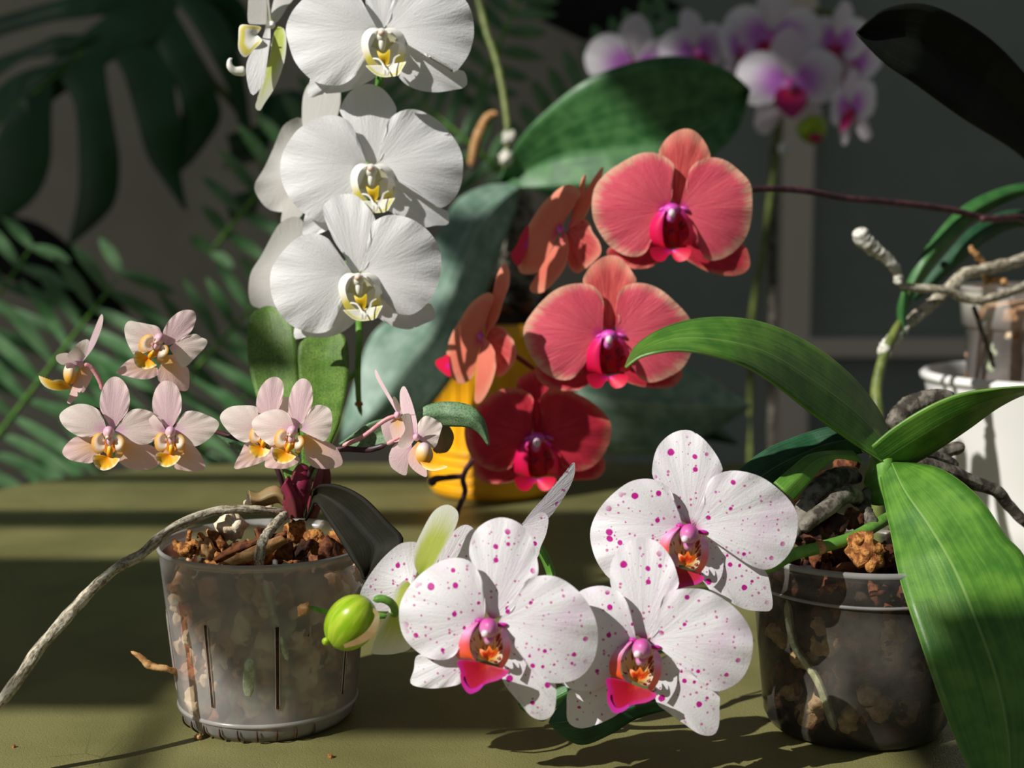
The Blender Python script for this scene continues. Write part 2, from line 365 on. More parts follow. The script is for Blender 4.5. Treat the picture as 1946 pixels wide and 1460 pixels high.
def fan(mb, base, outline, mat, mapf, tip=0., bulge=0., camber=0., ruf=0., nr=3, off=0., ph=None, K=60, S=13, tx=0., tz=0., c0=None, px2m=1.):
    """petal: rings from a base point to a traced edge; off/tip/bulge/camber/ruf shape its depth"""
    ph = random.uniform(0, 6) if ph is None else ph
    b = Vector(base); edge = even(cr([b]+[Vector(p) for p in outline]+[b], 240), K)
    c0 = Vector(c0) if c0 is not None else b
    L = max((e-b).length for e in edge)
    rows, uvs = [], []
    for i in range(S):
        s = i/(S-1); s = s**.85 if i else 0
        row, ur = [], []
        for j, e in enumerate(edge):
            a = j/(K-1)*2-1; p = b.lerp(e, s); rl = (e-b).length/L*s
            dx, dz = (p.x-c0.x)*px2m, -(p.y-c0.y)*px2m
            o = off + tip*rl + bulge*4*rl*(1-rl) + camber*a*a*rl + ruf*(rl**2.5)*math.sin(nr*PI*a+ph) + ruf*.4*(s**5)*math.sin(nr*3.3*PI*a+ph*2) + tx*dx + tz*dz
            row.append(mapf(p.x, p.y, o)); ur.append(((a+1)/2, s))
        rows.append(row); uvs.append(ur)
    mb.grid(rows, mat, uvs)
def strip(mb, A, B, mat, mapf, dy=0., fold=0., camber=0., offA=0., offB=0., N=30, C=9, ruf=0., mid=None):
    a = even(cr(A, 120), N); b = even(cr(B, 120), N)
    c = even(cr(mid, 120), N) if mid else None
    ph = random.uniform(0, 6)
    rows, uvs = [], []
    for i in range(N):
        t = i/(N-1); row, ur = [], []
        for j in range(C):
            u = j/(C-1); p = a[i].lerp(b[i], u)
            if c:
                p = a[i].lerp(c[i], u*2) if u < .5 else c[i].lerp(b[i], u*2-1)
            q = abs(2*u-1)
            o = lerp_list(dy, t) + lerp_list(fold, t)*(1-q) + camber*(q*q) + offA*(1-u) + offB*u + ruf*math.sin(t*9+ph)*(2*u-1)
            row.append(mapf(p.x, p.y, o)); ur.append((u, t))
        rows.append(row); uvs.append(ur)
    mb.grid(rows, mat, uvs)
def blob(mb, c, rx, ry, mat, mapf, rd=.004, off=0., rot=0., n=14, lump=0., seed=0):
    rows = []
    for i in range(n+1):
        th = PI*i/n; row = []
        for j in range(n*2):
            f = 2*PI*j/(n*2); x = math.sin(th)*math.cos(f); y = math.cos(th); z = math.sin(th)*math.sin(f)
            k = 1+lump*noise.noise(Vector((x*1.6+seed, y*1.6, z*1.6)))
            X, Yy = x*rx*k, y*ry*k
            row.append(mapf(c[0]+X*math.cos(rot)-Yy*math.sin(rot), c[1]+X*math.sin(rot)+Yy*math.cos(rot), off+z*rd*k))
        rows.append(row)
    uvs = [[(j/(2*n), 1-(1-math.cos(PI*i/n))/2*1.0) for j in range(2*n+1)] for i in range(n+1)]
    uvs = [[(u, 1-v) for u, v in r] for r in uvs]   # v = 0 at the bottom of the picture, 1 on top is set below
    for r in rows: r.append(r[0].copy())
    uvs = [[(u, 1-v) for u, v in r] for r in uvs]
    uvs = [[(u, 1-v) for u, v in r] for r in uvs]
    mb.grid(rows, mat, uvs)
def tube(mb, pts, rad, mat, n=40, ns=12, lump=0., seed=0., flat=1., cap=True, amp=0.):
    """pts world Vectors, rad metres (number or list)"""
    c = even(cr(pts, 160), n); rows = []; up = Vector((.3, .2, 1)).normalized()
    for i in range(n):
        t = i/(n-1); d = (c[min(n-1, i+1)]-c[max(0, i-1)]).normalized()
        x = d.cross(up).normalized(); up = x.cross(d).normalized()
        r = lerp_list(rad, t)
        off = Vector((noise.noise(Vector((t*7+seed, 0, 1))), noise.noise(Vector((t*7+seed, 5, 1))), noise.noise(Vector((t*7+seed, 9, 1)))))*amp
        if cap: r *= min(1, math.sqrt(max(0, 1-(1-min(1, t*n/3))**2)) + (1e-3)) if t < 3/n else 1
        if cap: r *= min(1, math.sqrt(max(0, 1-(1-min(1, (1-t)*n/3))**2)) + (1e-3)) if t > 1-3/n else 1
        row = []
        for j in range(ns):
            f = 2*PI*j/ns; k = 1+lump*noise.noise(Vector((math.cos(f)*1.3+seed, math.sin(f)*1.3, t*22)))
            row.append(c[i]+off+(x*math.cos(f)+up*math.sin(f)*flat)*r*k)
        row.append(row[0].copy())
        rows.append(row)
    mb.grid(rows, mat)
def lathe(mb, c, prof, mat, n=64, a0=0, a1=2*PI):
    rows = []
    for r, z in prof:
        rows.append([Vector((c[0]+r*math.cos(a0+(a1-a0)*j/n), c[1]+r*math.sin(a0+(a1-a0)*j/n), z)) for j in range(n+1)])
    mb.grid(rows, mat)
def chunk(mb, c, r, mat, seed, sq=(1, 1, 1), lump=.55, n=7):
    rows = []; rx, ry, rz = random.uniform(0, 6), random.uniform(0, 6), random.uniform(0, 6)
    R = Matrix.Rotation(rx, 3, 'X') @ Matrix.Rotation(ry, 3, 'Y') @ Matrix.Rotation(rz, 3, 'Z')
    for i in range(n+1):
        th = PI*i/n; row = []
        for j in range(n*2+1):
            f = 2*PI*j/(n*2); d = Vector((math.sin(th)*math.cos(f), math.sin(th)*math.sin(f), math.cos(th)))
            k = 1+lump*noise.noise(d*1.7+Vector((seed, 0, 0)))+lump*.3*noise.noise(d*4+Vector((0, seed, 0)))
            row.append(Vector(c)+R @ Vector((d.x*r*k*sq[0], d.y*r*k*sq[1], d.z*r*k*sq[2])))
        rows.append(row)
    mb.grid(rows, mat)
def bez(Y): return lambda x, y, o: P(x, y, Y+o)

# ---------------------------------------------------------------- orchid flowers
# lip templates: pieces (name, kind, data...) in template units around a column point
LIPS = {
 'white': (3.476, (1025, 215), [
  ('lip_throat', 'fan', (1040, 420), [(960, 380), (925, 300), (945, 225), (1000, 195), (1060, 195), (1125, 225), (1160, 300), (1130, 380)], 'lipw_throat', dict(off=.002, bulge=.003)),
  ('lip_side_lobe', 'strip', [(1012, 188), (950, 186), (905, 225), (891, 290), (910, 375), (945, 435), (1000, 478)], [(1012, 200), (972, 213), (945, 255), (938, 300), (955, 365), (985, 405), (1020, 440)], 'lipw_lobe', dict(offA=-.004, offB=-.012)),
  ('lip_side_lobe', 'strip', [(1048, 188), (1110, 186), (1165, 222), (1189, 290), (1180, 370), (1145, 430), (1090, 478)], [(1048, 200), (1095, 213), (1130, 255), (1141, 300), (1130, 360), (1108, 400), (1065, 440)], 'lipw_lobe', dict(offA=-.004, offB=-.012)),
  ('callus', 'fan', (1045, 425), [(1020, 400), (1005, 370), (996, 334), (1025, 352), (1050, 350), (1080, 326), (1078, 395), (1065, 425)], 'yellow_callus', dict(off=-.009, bulge=-.003)),
  ('lip_front', 'fan', (1052, 430), [(1010, 440), (975, 450), (918, 428), (945, 462), (990, 497), (1040, 510), (1075, 508), (1135, 499), (1160, 460), (1188, 404), (1135, 430), (1095, 440)], 'lipw_mid', dict(off=-.011, tip=-.004, camber=.006)),
  ('lip_ridge', 'strip', [(965, 390), (1005, 398), (1030, 430), (1045, 470), (1040, 500)], [(972, 380), (1012, 388), (1040, 424), (1056, 466), (1060, 500)], 'col_white', dict(dy=[-.0135, -.0145, -.015, -.017, -.016])),
  ('lip_ridge', 'strip', [(1150, 365), (1118, 385), (1108, 420), (1085, 465), (1075, 500)], [(1142, 358), (1108, 378), (1096, 414), (1072, 462), (1060, 500)], 'col_white', dict(dy=[-.0135, -.0145, -.015, -.017, -.016])),
  ('anther_cap', 'blob', (1025, 216), 24, 22, 'cap_peach', dict(rd=.003, off=-.012)),
 ], [((1027, 232), 40, 48, .007, -.006), ((1030, 275), 26, 62, .004, -.007)], 'col_white'),
 'spot': (2.5177, (925, 845), [
  ('lip_throat', 'fan', (925, 1000), [(870, 985), (842, 930), (846, 870), (880, 830), (930, 820), (975, 830), (1000, 880), (1000, 950), (975, 1010)], 'lips_throat', dict(off=.001, bulge=.004)),
  ('lip_side_lobe', 'strip', [(872, 803), (805, 845), (768, 900), (763, 950), (785, 988), (855, 996)], [(880, 815), (852, 855), (838, 900), (840, 945), (850, 975), (868, 1000)], 'lips_lobe', dict(offA=-.004, offB=-.013, camber=.003)),
  ('lip_side_lobe', 'strip', [(1000, 838), (1022, 870), (1033, 930), (1022, 990), (995, 1034)], [(988, 842), (988, 880), (1000, 930), (992, 985), (975, 1020)], 'lips_lobe', dict(offA=-.007, offB=-.014)),
  ('callus', 'fan', (925, 985), [(895, 975), (886, 940), (915, 950), (930, 925), (948, 948), (972, 936), (968, 968), (945, 985)], 'lips_callus', dict(off=-.010, bulge=-.003)),
  ('lip_front', 'fan', (915, 1015), [(860, 1000), (780, 997), (792, 1050), (805, 1110), (835, 1153), (870, 1140), (915, 1108), (985, 1085), (1027, 1048), (985, 1030), (950, 1025)], 'lips_mid', dict(off=-.012, tip=-.006, camber=.005)),
  ('lip_tip', 'strip', [(790, 1060), (800, 1112), (835, 1155), (880, 1140), (905, 1112)], [(797, 1060), (814, 1100), (842, 1130), (872, 1124), (893, 1108)], 'lips_tip', dict(dy=-.0185)),
  ('lip_wing', 'blob', (884, 806), 24, 13, 'lips_tip', dict(rd=.002, off=-.004)),
  ('lip_wing', 'blob', (992, 826), 30, 12, 'lips_tip', dict(rd=.002, off=-.004)),
  ('anther_cap', 'blob', (912, 868), 20, 20, 'cap_pale', dict(rd=.003, off=-.0165)),
 ], [((928, 840), 46, 50, .009, -.010), ((930, 890), 26, 34, .006, -.007)], 'col_pink'),
 'red': (3.0406, (1390, 525), [
  ('lip_throat', 'fan', (1390, 735), [(1330, 720), (1300, 650), (1320, 570), (1360, 520), (1420, 520), (1465, 570), (1485, 650), (1460, 715)], 'lipr_throat', dict(off=.001, bulge=.004)),
  ('lip_side_lobe', 'strip', [(1345, 505), (1282, 543), (1243, 615), (1248, 690), (1285, 728), (1335, 742)], [(1350, 520), (1340, 565), (1334, 620), (1338, 680), (1345, 715), (1355, 738)], 'lipr_lobe', dict(offA=-.003, offB=-.013, camber=.003)),
  ('lip_side_lobe', 'strip', [(1442, 512), (1492, 560), (1517, 640), (1514, 700), (1488, 720), (1460, 715)], [(1440, 535), (1476, 585), (1490, 640), (1480, 680), (1465, 690), (1450, 712)], 'lipr_lobe', dict(offA=-.006, offB=-.014)),
  ('callus', 'blob', (1388, 665), 30, 52, 'lipr_throat', dict(rd=.003, off=-.001)),
  ('lip_front', 'fan', (1385, 745), [(1340, 728), (1265, 734), (1272, 785), (1305, 812), (1345, 806), (1370, 772), (1385, 770)], 'lipr_mid', dict(off=-.011, tip=-.006)),
  ('lip_front', 'fan', (1390, 745), [(1390, 772), (1405, 800), (1435, 814), (1480, 796), (1500, 744), (1450, 732)], 'lipr_mid', dict(off=-.011, tip=-.006)),
  ('lip_wing', 'blob', (1335, 508), 24, 10, 'col_mag', dict(rd=.002, off=-.004, rot=-.5)),
  ('lip_wing', 'blob', (1465, 506), 26, 11, 'col_mag', dict(rd=.002, off=-.004, rot=.4)),
  ('anther_cap', 'blob', (1390, 534), 22, 27, 'cap_pale', dict(rd=.003, off=-.014)),
 ], [((1390, 508), 48, 34, .006, -.006), ((1385, 555), 26, 34, .005, -.008)], 'col_mag'),
 'pink': (4.1714, (605, 1080), [
  ('lip_side_lobe', 'fan', (580, 1120), [(562, 1068), (520, 1058), (482, 1095), (473, 1150), (492, 1205), (540, 1222), (578, 1185)], 'lipp_wing', dict(off=-.003, bulge=-.007, tip=-.002)),
  ('lip_side_lobe', 'fan', (656, 1120), [(668, 1078), (702, 1072), (732, 1108), (735, 1170), (716, 1226), (684, 1234), (664, 1180)], 'lipp_wing', dict(off=-.003, bulge=-.007, tip=-.003)),
  ('lip_throat', 'fan', (612, 1230), [(570, 1200), (565, 1130), (590, 1100), (640, 1100), (665, 1140), (660, 1200)], 'lipp_callus', dict(off=-.001)),
  ('callus', 'blob', (618, 1204), 28, 46, 'lipp_mid', dict(rd=.004, off=-.008)),
  ('lip_front', 'fan', (605, 1240), [(560, 1232), (520, 1226), (485, 1242), (490, 1290), (520, 1332), (562, 1353), (612, 1346), (660, 1318), (697, 1270), (695, 1256), (645, 1258)], 'lipp_mid', dict(off=-.008, tip=-.006, camber=.004, ruf=.001)),
  ('anther_cap', 'blob', (602, 1092), 18, 14, 'cap_cream', dict(rd=.002, off=-.011)),
 ], [((612, 1052), 46, 52, .006, -.006), ((618, 1110), 34, 50, .004, -.006)], 'col_rose'),
}
def make_lip(fl, kind, colpx, scale, rot, Y, origin, depth=1., tx=0., tz=0., skip=()):
    u, c, pieces, colm, colmat = LIPS[kind]; k = scale/u; m2 = Y/FPX
    def mp(x, y, o):
        dx, dy = (x-c[0])*k, (y-c[1])*k
        X = colpx[0]+dx*math.cos(rot)-dy*math.sin(rot); Yy = colpx[1]+dx*math.sin(rot)+dy*math.cos(rot)
        return P(X, Yy, Y+o*depth*scale_m+tx*(X-colpx[0])*m2-tz*(Yy-colpx[1])*m2)
    scale_m = scale*Y/.9
    for pc in pieces:
        if pc[0] in skip: continue
        mb = MB()
        if pc[1] == 'fan': fan(mb, pc[2], pc[3], M[pc[4]], mp, K=36, S=8, **pc[5])
        elif pc[1] == 'strip': strip(mb, pc[2], pc[3], M[pc[4]], mp, N=20, C=7, **pc[5])
        else: blob(mb, pc[2], pc[3], pc[4], M[pc[5]], mp, n=8, **pc[6])
        mb.build(pc[0], fl, origin)
    mb = MB()
    for (cc, rx, ry, rd, of) in colm: blob(mb, cc, rx, ry, M[colmat], mp, rd=rd, off=of, n=9)
    return mb
def flower(parent, crop, kind, colp, Y, petals, lip_scale=1., lip_rot=0., depth=1., tx=0., tz=0., label=None, lip=True, extra=None):
    """crop = (x0, y0, s): the traced coordinates are x0 + x/s. petals: (name, base, outline, material, shape)"""
    x0, y0, s = crop; C = Vector((x0+colp[0]/s, y0+colp[1]/s))
    origin = P(C.x, C.y, Y); m2 = Y/FPX/s
    # the column is the flower's own mesh, everything else hangs on it
    fl = bpy.data.objects.new('flower', None)
    tmp = MB(); col.objects.link(fl); fl.parent = parent; fl.location = origin-WO[parent]; WO[fl] = origin
    if lip:
        cm = make_lip(fl, kind, C, lip_scale, lip_rot, Y, origin, depth, tx, tz)
    else:
        cm = MB(); blob(cm, (C.x, C.y), 7*lip_scale, 8*lip_scale, M[{'white': 'col_white', 'red': 'col_mag', 'spot': 'col_pink', 'pink': 'col_rose'}[kind]], bez(Y), rd=.004)
    if extra: extra(cm)
    kids = list(fl.children); bpy.data.objects.remove(fl)
    fo = cm.build('flower', parent, origin)
    for k_ in kids: k_.parent = fo
    if label: fo['label'] = label
    mp = lambda x, y, o: P(x0+x/s, y0+y/s, Y+o)
    for nm, base, outl, mat, sh in petals:
        mb = MB(); sh = dict(sh); sh['tx'] = sh.get('tx', 0)+tx; sh['tz'] = sh.get('tz', 0)+tz
        fan(mb, base, outl, M[mat], mp, c0=colp, px2m=m2, **sh)
        mb.build(nm, fo, origin)
    return fo
PE = dict(off=-.001, tip=.002, bulge=-.005, ruf=.0022, camber=.002)     # big round side petals
SE = dict(off=.004, tip=.004, bulge=-.003, ruf=.0014)                   # sepals, behind the petals
SPE = dict(off=-.001, tip=.001, bulge=-.002, ruf=.0008)
SSE = dict(off=.002, tip=.002, bulge=-.0015, ruf=.0006)
def five(mp, ms, md, dorsal, lp, rp, ll, rl, pe=PE, se=SE):
    out = []
    if dorsal: out.append(('dorsal_sepal', dorsal[0], dorsal[1], md, se))
    if ll: out.append(('lateral_sepal', ll[0], ll[1], ms, se))
    if rl: out.append(('lateral_sepal', rl[0], rl[1], ms, se))
    if lp: out.append(('petal', lp[0], lp[1], mp, pe))
    if rp: out.append(('petal', rp[0], rp[1], mp, pe))
    return out

# ================================================================ THE SETTING
def struct(name, mb, **k):
    o = mb.build(name, None, (0, 0, 0), **k); o['kind'] = 'structure'; return o
mb = MB(); mb.box((-4, 3.0, -.75), (4, 3.12, 2.6), M['wall']); struct('wall_back', mb, smooth=False)
mb = MB(); mb.box((-4, -2.5, -.80), (4, 3.12, -.75), M['floor']); struct('floor', mb, smooth=False)
# a glazed door with dark panels at the right of the back wall
mb = MB()
x0, x1 = P(1180, 0, 2.9).x, P(2300, 0, 2.9).x
mb.box((x0, 2.93, -.75), (x1, 2.998, 2.4), M['panel'])
d1 = struct('door_1', mb, smooth=False)
def dpart(name, lo, hi, m):
    b = MB(); b.box(lo, hi, m); return b.build(name, d1, (0, 0, 0), smooth=False, bevel=.004)
dpart('door_stile', (P(1500, 0, 2.88).x, 2.88, -.75), (P(1556, 0, 2.88).x, 2.93, 2.4), M['stile'])
dpart('door_rail', (P(1556, 0, 2.88).x, 2.88, P(0, 680, 2.88).z), (P(2000, 0, 2.88).x, 2.93, P(0, 645, 2.88).z), M['stile'])
# unseen panels added behind the camera, shaped to shade chosen patches
GY = -.55
def gz(Yt): return (Yt-GY)*(-SUN.z/SUN.y)
def gx(x, Yt): return x-(Yt-GY)*(SUN.x/SUN.y)
def gobo(mb, xa, xb, ya, yb, yr=None):
    """added panel whose shadow covers x in (xa, xb), y in (ya, yb) of the table top"""
    quad(mb, ((xa, ya), (xb, ya), (xb, yb), (xa, yb)))
def quad(mb, pts):
    b = len(mb.v)
    for d in (-.015, .015):
        for x, y in pts: mb.v.append(Vector((gx(x, y), GY+d, gz(y))))
    for q in ((0,1,2,3),(7,6,5,4),(0,4,5,1),(1,5,6,2),(2,6,7,3),(3,7,4,0)): mb.face([b+i for i in q], M['matte_white'])
mb = MB()
for g in ((-1.2, -.215, .868, .93), (-1.2, -.185, .93, .97), (-1.2, -.135, .97, 1.235), (-1.2, .0, 1.39, 1.445), (-1.2, .1, 1.63, 1.655),
          (-.12, .015, .825, .885), (.0, .13, 1.24, 1.44), (-.02, .078, 1.115, 1.24), (.13, .60, 1.44, 1.60), (.20, .62, 1.60, 1.74), (.55, .9, 1.74, 2.10), (.9, 2.8, 1.62, 4.2), (.22, .60, .66, .79), (.31, .6, .79, .815)):
    gobo(mb, *g)
a_, b_, c_, d_ = PT(200, 1475), PT(275, 1475), PT(330, 1350), PT(290, 1350)
quad(mb, [(p.x, p.y) for p in (a_, b_, c_, d_)])
for y0_, y1_ in ((2.10, 2.16), (2.22, 2.29), (2.35, 2.42), (2.48, 5.2)):
    gobo(mb, -3.2, 2.2, y0_, y1_)
struct('sun_blocker_1', mb, smooth=False)

# ---------------------------------------------------------------- table
tb = thing('table', (0, 1.1, 0), 'low table with a rounded olive green leatherette top under all the orchid pots', 'table')
mb = MB(); R = .30
left, right, back, front = -.615, 1.1, 1.75, .3
pts = []
for cx, cy, a0 in ((right-R, back-R, 0), (left+.315, back-.315, PI/2), (left+.05, front+.05, PI), (right-.05, front+.05, 3*PI/2)):
    rr = R if cy > 1 and cx > 0 else (.315 if cy > 1 else .05)
    for i in range(17):
        a = a0+PI/2*i/16
        ex = 1
        pts.append((cx+rr*ex*math.cos(a), cy+rr*math.sin(a)))
def ring(off, z):
    cx, cy = .19, 1.02
    return [Vector((x+(off if x > cx else -off), y+(off if y > cy else -off), z)) for x, y in pts]+[Vector((pts[0][0]+off, pts[0][1]-off*0+(off if pts[0][1] > cy else -off), z))]
rows = [ring(-.03, -.045), ring(-.002, -.04), ring(.004, -.03), ring(.004, -.012), ring(0, -.003), ring(-.006, 0)]
mb.grid(rows, M['table'])
n = len(rows[0]); b = (len(rows)-1)*n
mb.face([b+i for i in range(n-1)], M['table'])
mb.build('table_top', tb)
for lx, ly in ((-.3, .5), (.85, .5), (-.25, 1.5), (.85, 1.5)):
    mb = MB(); lathe(mb, (lx, ly), [(.001, -.75), (.018, -.75), (.022, -.4), (.03, -.05), (.03, -.043)], M['wood_dark'], 20); mb.build('leg', tb)

# ================================================================ POTS AND BARK
def rp(r, f, cx, cy, z): return Vector((cx+r*math.cos(f), cy+r*math.sin(f), z))
def bark_fill(parent, cx, cy, rb, rt, z0, z1, seed, stones=14, top=50, side=300, dark=False):
    random.seed(seed)
    rr = lambda z: rb+(rt-rb)*(z/ .108)
    mb = MB()
    lathe(mb, (cx, cy), [(.001, z0), (rr(z0)-.010, z0), (rr(z1)-.012, z1-.012), (.001, z1-.006)], M['soil' if dark else 'bark'], 40)
    for i in range(side):
        z = random.uniform(z0+.004, z1); f = random.uniform(0, 2*PI) if i % 3 else random.uniform(PI, 2*PI)
        r = random.uniform(.004, .0085); m = random.choice([M['bark_light'], M['bark_red'], M['bark_red'], M['bark_light'], M['husk'], M['bark'], M['root_green']]) if not dark else random.choice([M['bark_dark'], M['bark_dark'], M['soil'], M['bark']])
        chunk(mb, rp(rr(z)-.0035-r, f, cx, cy, z), r, m, random.random()*50, (1.2, .9, .6), n=5)
    for i in range(top):
        f = random.uniform(0, 2*PI); q = math.sqrt(random.random())*(rr(z1)-.01)
        chunk(mb, rp(q, f, cx, cy, z1+random.uniform(-.010, .0)), random.uniform(.004, .010), random.choice([M['bark'], M['bark_dark'], M['husk'], M['bark']]), random.random()*50, (1.4, .8, .5), n=6)
    o = mb.build('bark_mix', parent); o['kind'] = 'stuff'
    for i in range(stones):
        mb = MB(); z = random.uniform(z0+.01, z1-.01); f = random.uniform(PI*1.08, PI*1.92); r = random.uniform(.004, .008)*(1.25 if dark else 1)
        chunk(mb, rp(rr(z)-.002-r, f, cx, cy, z), r, M['pumice_tan' if dark else 'pumice'], random.random()*50, (1, 1, .85), lump=.4, n=8)
        mb.build('pumice_stone', parent)

# ================================================================ PINK MINI ORCHID (left)
PX, PY = P(512, 1395, .846).x, .846
pink = thing('potted_orchid', (PX, PY, 0), 'small pink orchid with yellow lips growing in a frosted clear pot at left', 'orchid')
RB, RT, HT = .0535, .063, .108
mb = MB()
prof = [(.001, .004), (RB-.010, .004), (RB-.009, .0), (RB-.005, .0), (RB-.001, .005), (RB+.0005, .012)]
for i in range(1, 15):
    z = .012+(HT-.012)*i/14; prof.append((RB+.0005+(RT-RB)*((z-.012)/(HT-.012)), z))
prof += [(RT+.0008, HT+.0005), (RT-.0008, HT+.0008), (RT-.0016, HT-.004)]
lathe(mb, (PX, PY), prof, M['clear'], 96)
pot = mb.build('pot', pink, solid=0)
mb = MB(); lathe(mb, (PX, PY), [(RT+.0002, HT-.0022), (RT+.0012, HT-.0016), (RT+.0014, HT), (RT+.0004, HT+.0012), (RT-.0006, HT+.0004)], M['clear_rim'], 96); mb.build('rim', pot)
mb = MB(); lathe(mb, (PX, PY), [(RB+.0002, .010), (RB+.0014, .0108), (RB+.0014, .0122), (RB+.0004, .013)], M['clear_rim'], 96); mb.build('foot_line', pot)
for f in (PI*1.36, PI*1.585, PI*1.84, PI*1.13):               # drainage slots
    mb = MB(); rows = []; rim = []
    for z in [.022+.05*i/8 for i in range(9)]:
        r = RB+.0005+(RT-RB)*((z-.012)/(HT-.012))+.0006
        rows.append([rp(r, f+d, PX, PY, z) for d in (-.016, 0, .016)])
        rim.append([rp(r-.0003, f+d, PX, PY, z) for d in (-.032, -.016, .016, .032)])
    mb.grid(rows, M['bark_dark']); mb.build('drainage_slot', pot)
    for sd in (-1, 1):
        mb = MB(); tube(mb, [rp(RB+.001+(RT-RB)*((z-.012)/(HT-.012)), f+sd*.020, PX, PY, z) for z in (.021, .047, .073)], .0005, M['clear_rim'], 14, 6); mb.build('slot_edge', pot)
for k in range(9):                                            # notches in the foot
    f = PI*1.18+k*.21
    mb = MB(); tube(mb, [rp(RB-.004, f, PX, PY, .0006), rp(RB+.0004, f, PX, PY, .005), rp(RB+.0012, f, PX, PY, .010)], .0006, M['bark_dark'], 8, 6); mb.build('foot_notch', pot)
bark_fill(pink, PX, PY, RB, RT, .006, .093, 11, stones=48)
def pinkp(x, y, dY=0): return P(x, y, PY+dY)
# big stones and husks on top
for (x, y, r, m, nm, dd) in ((440, 1002, .0095, 'pumice', 'pumice_stone', -.010), (412, 1030, .007, 'husk', 'bark_chip', -.02), (372, 1040, .006, 'husk', 'bark_chip', -.02), (352, 1046, .006, 'husk', 'bark_chip', -.025), (395, 1046, .006, 'root_tan', 'bark_chip', -.03),
        (455, 1052, .0075, 'bark', 'bark_chip', -.035), (560, 1010, .007, 'husk', 'bark_chip', -.01), (600, 1030, .009, 'husk', 'bark_chip', -.02), (575, 1045, .007, 'bark_dark', 'bark_chip', -.03), (625, 1045, .007, 'bark', 'bark_chip', -.03), (645, 1025, .006, 'husk', 'bark_chip', -.01), (540, 1045, .006, 'bark', 'bark_chip', -.03), (505, 962, .005, 'pumice', 'pumice_stone', .02), (480, 955, .006, 'pumice', 'pumice_stone', .03), (500, 1020, .006, 'bark', 'bark_chip', -.01)):
    mb = MB(); chunk(mb, pinkp(x, y, dd), r, M[m], x*.1, (1.1, .9, .85 if m == 'pumice' else .6), lump=.5, n=10); mb.build(nm, pink)
random.seed(5)
for k in range(7):                                            # curled dry fibres
    x = 345+k*14; mb = MB()
    pts = [pinkp(x+random.uniform(-14, 14), 1035+random.uniform(-26, 22), -.02+random.uniform(-.01, .02)) for _ in range(4)]
    tube(mb, pts, [.0012, .0018, .0006], M['husk'], 20, 6); mb.build('bark_fibre', pink)
mb = MB(); strip(mb, [(405, 1063), (440, 1040), (500, 1022), (545, 1010)], [(412, 1070), (450, 1055), (505, 1035), (545, 1022)], M['bark'], bez(PY-.035), fold=-.004, dy=[0, -.004, 0]); mb.build('dry_leaf_sheath', pink, solid=.001)
mb = MB(); strip(mb, [(425, 1068), (480, 1040), (535, 1018)], [(445, 1074), (495, 1060), (548, 1030)], M['root_tan'], bez(PY-.045), fold=-.004); mb.build('dry_leaf_sheath', pink, solid=.001)
# roots
mb = MB()
tube(mb, [pinkp(545, 976, .0), pinkp(500, 967, -.01), pinkp(430, 970, -.02), pinkp(370, 985, -.03), pinkp(318, 1010, -.045), pinkp(270, 1052, -.06), pinkp(215, 1085, -.07), pinkp(170, 1125, -.08), pinkp(120, 1180, -.09), pinkp(65, 1245, -.10), pinkp(10, 1325, -.11), pinkp(-60, 1400, -.115)],
     [.0022, .0024, .0028, .0030, .0030, .0032, .0033, .0030, .0028], M['root'], 130, 14, lump=.35, amp=.001); mb.build('aerial_root', pink)
mb = MB(); tube(mb, [pinkp(545, 975, -.012), pinkp(520, 1000, -.03), pinkp(500, 1030, -.045), pinkp(493, 1055, -.05), pinkp(492, 1085, -.047), pinkp(490, 1120, -.045)], [.0026, .0030, .0030, .0026], M['root'], 40, 12, lump=.3); mb.build('aerial_root', pink)
mb = MB(); tube(mb, [pinkp(345, 1282, -.02), pinkp(320, 1272, -.03), pinkp(285, 1265, -.03), pinkp(268, 1250, -.03), pinkp(248, 1238, -.03)], [.0018, .0017, .0024, .0010], M['root_tan'], 30, 10, lump=.4); mb.build('aerial_root', pink)
mb = MB(); chunk(mb, PT(377, 1406)+Vector((0, 0, .0018)), .002, M['root_tan'], 3); mb.build('root_tip', pink)
# inside roots pressed against the wall
mb = MB(); tube(mb, [rp(RT-.004, PI*1.55, PX, PY, .1), rp(RT-.005, PI*1.58, PX, PY, .075), rp(RT-.006, PI*1.62, PX, PY, .05)], .0022, M['root_green'], 20, 8); mb.build('root', pink)
mb = MB(); tube(mb, [rp(RT-.006, PI*1.50, PX, PY, .055), rp(RB-.002, PI*1.49, PX, PY, .03), rp(RB-.003, PI*1.53, PX, PY, .02)], [.003, .005, .003], M['root_green'], 20, 8); mb.build('root', pink)
# crown and stems
mb = MB(); tube(mb, [pinkp(560, 985), pinkp(562, 955), pinkp(572, 915), pinkp(575, 880)], [.006, .0085, .007, .0035], M['stem_crown'], 26, 14, lump=.15); mb.build('crown', pink)
def spike(pts, r, m='stem_purple', n=40): mb = MB(); tube(mb, [pinkp(*p) for p in pts], r, M[m], n, 9, lump=.1); return mb.build('flower_spike', pink)
spike([(545, 960, 0), (530, 900, -.005), (500, 850, 0), (440, 830, .01), (380, 812, .012), (300, 800, .012), (230, 800, .012), (170, 770, .012)], .0016)
spike([(575, 930, 0), (600, 880, -.005), (640, 855, -.01), (700, 855, -.01), (735, 845, -.012)], .0018)
spike([(735, 845, -.012), (760, 832, -.012), (795, 812, -.005), (800, 800, 0)], .0014, 'stem_pink')
spike([(650, 848, -.01), (690, 830, -.01), (730, 800, -.012), (755, 790, -.01)], .0014, 'stem_pink')
spike([(195, 742, .005), (190, 725, .004), (175, 700, .002), (160, 692, 0)], .0014, 'stem_pink')
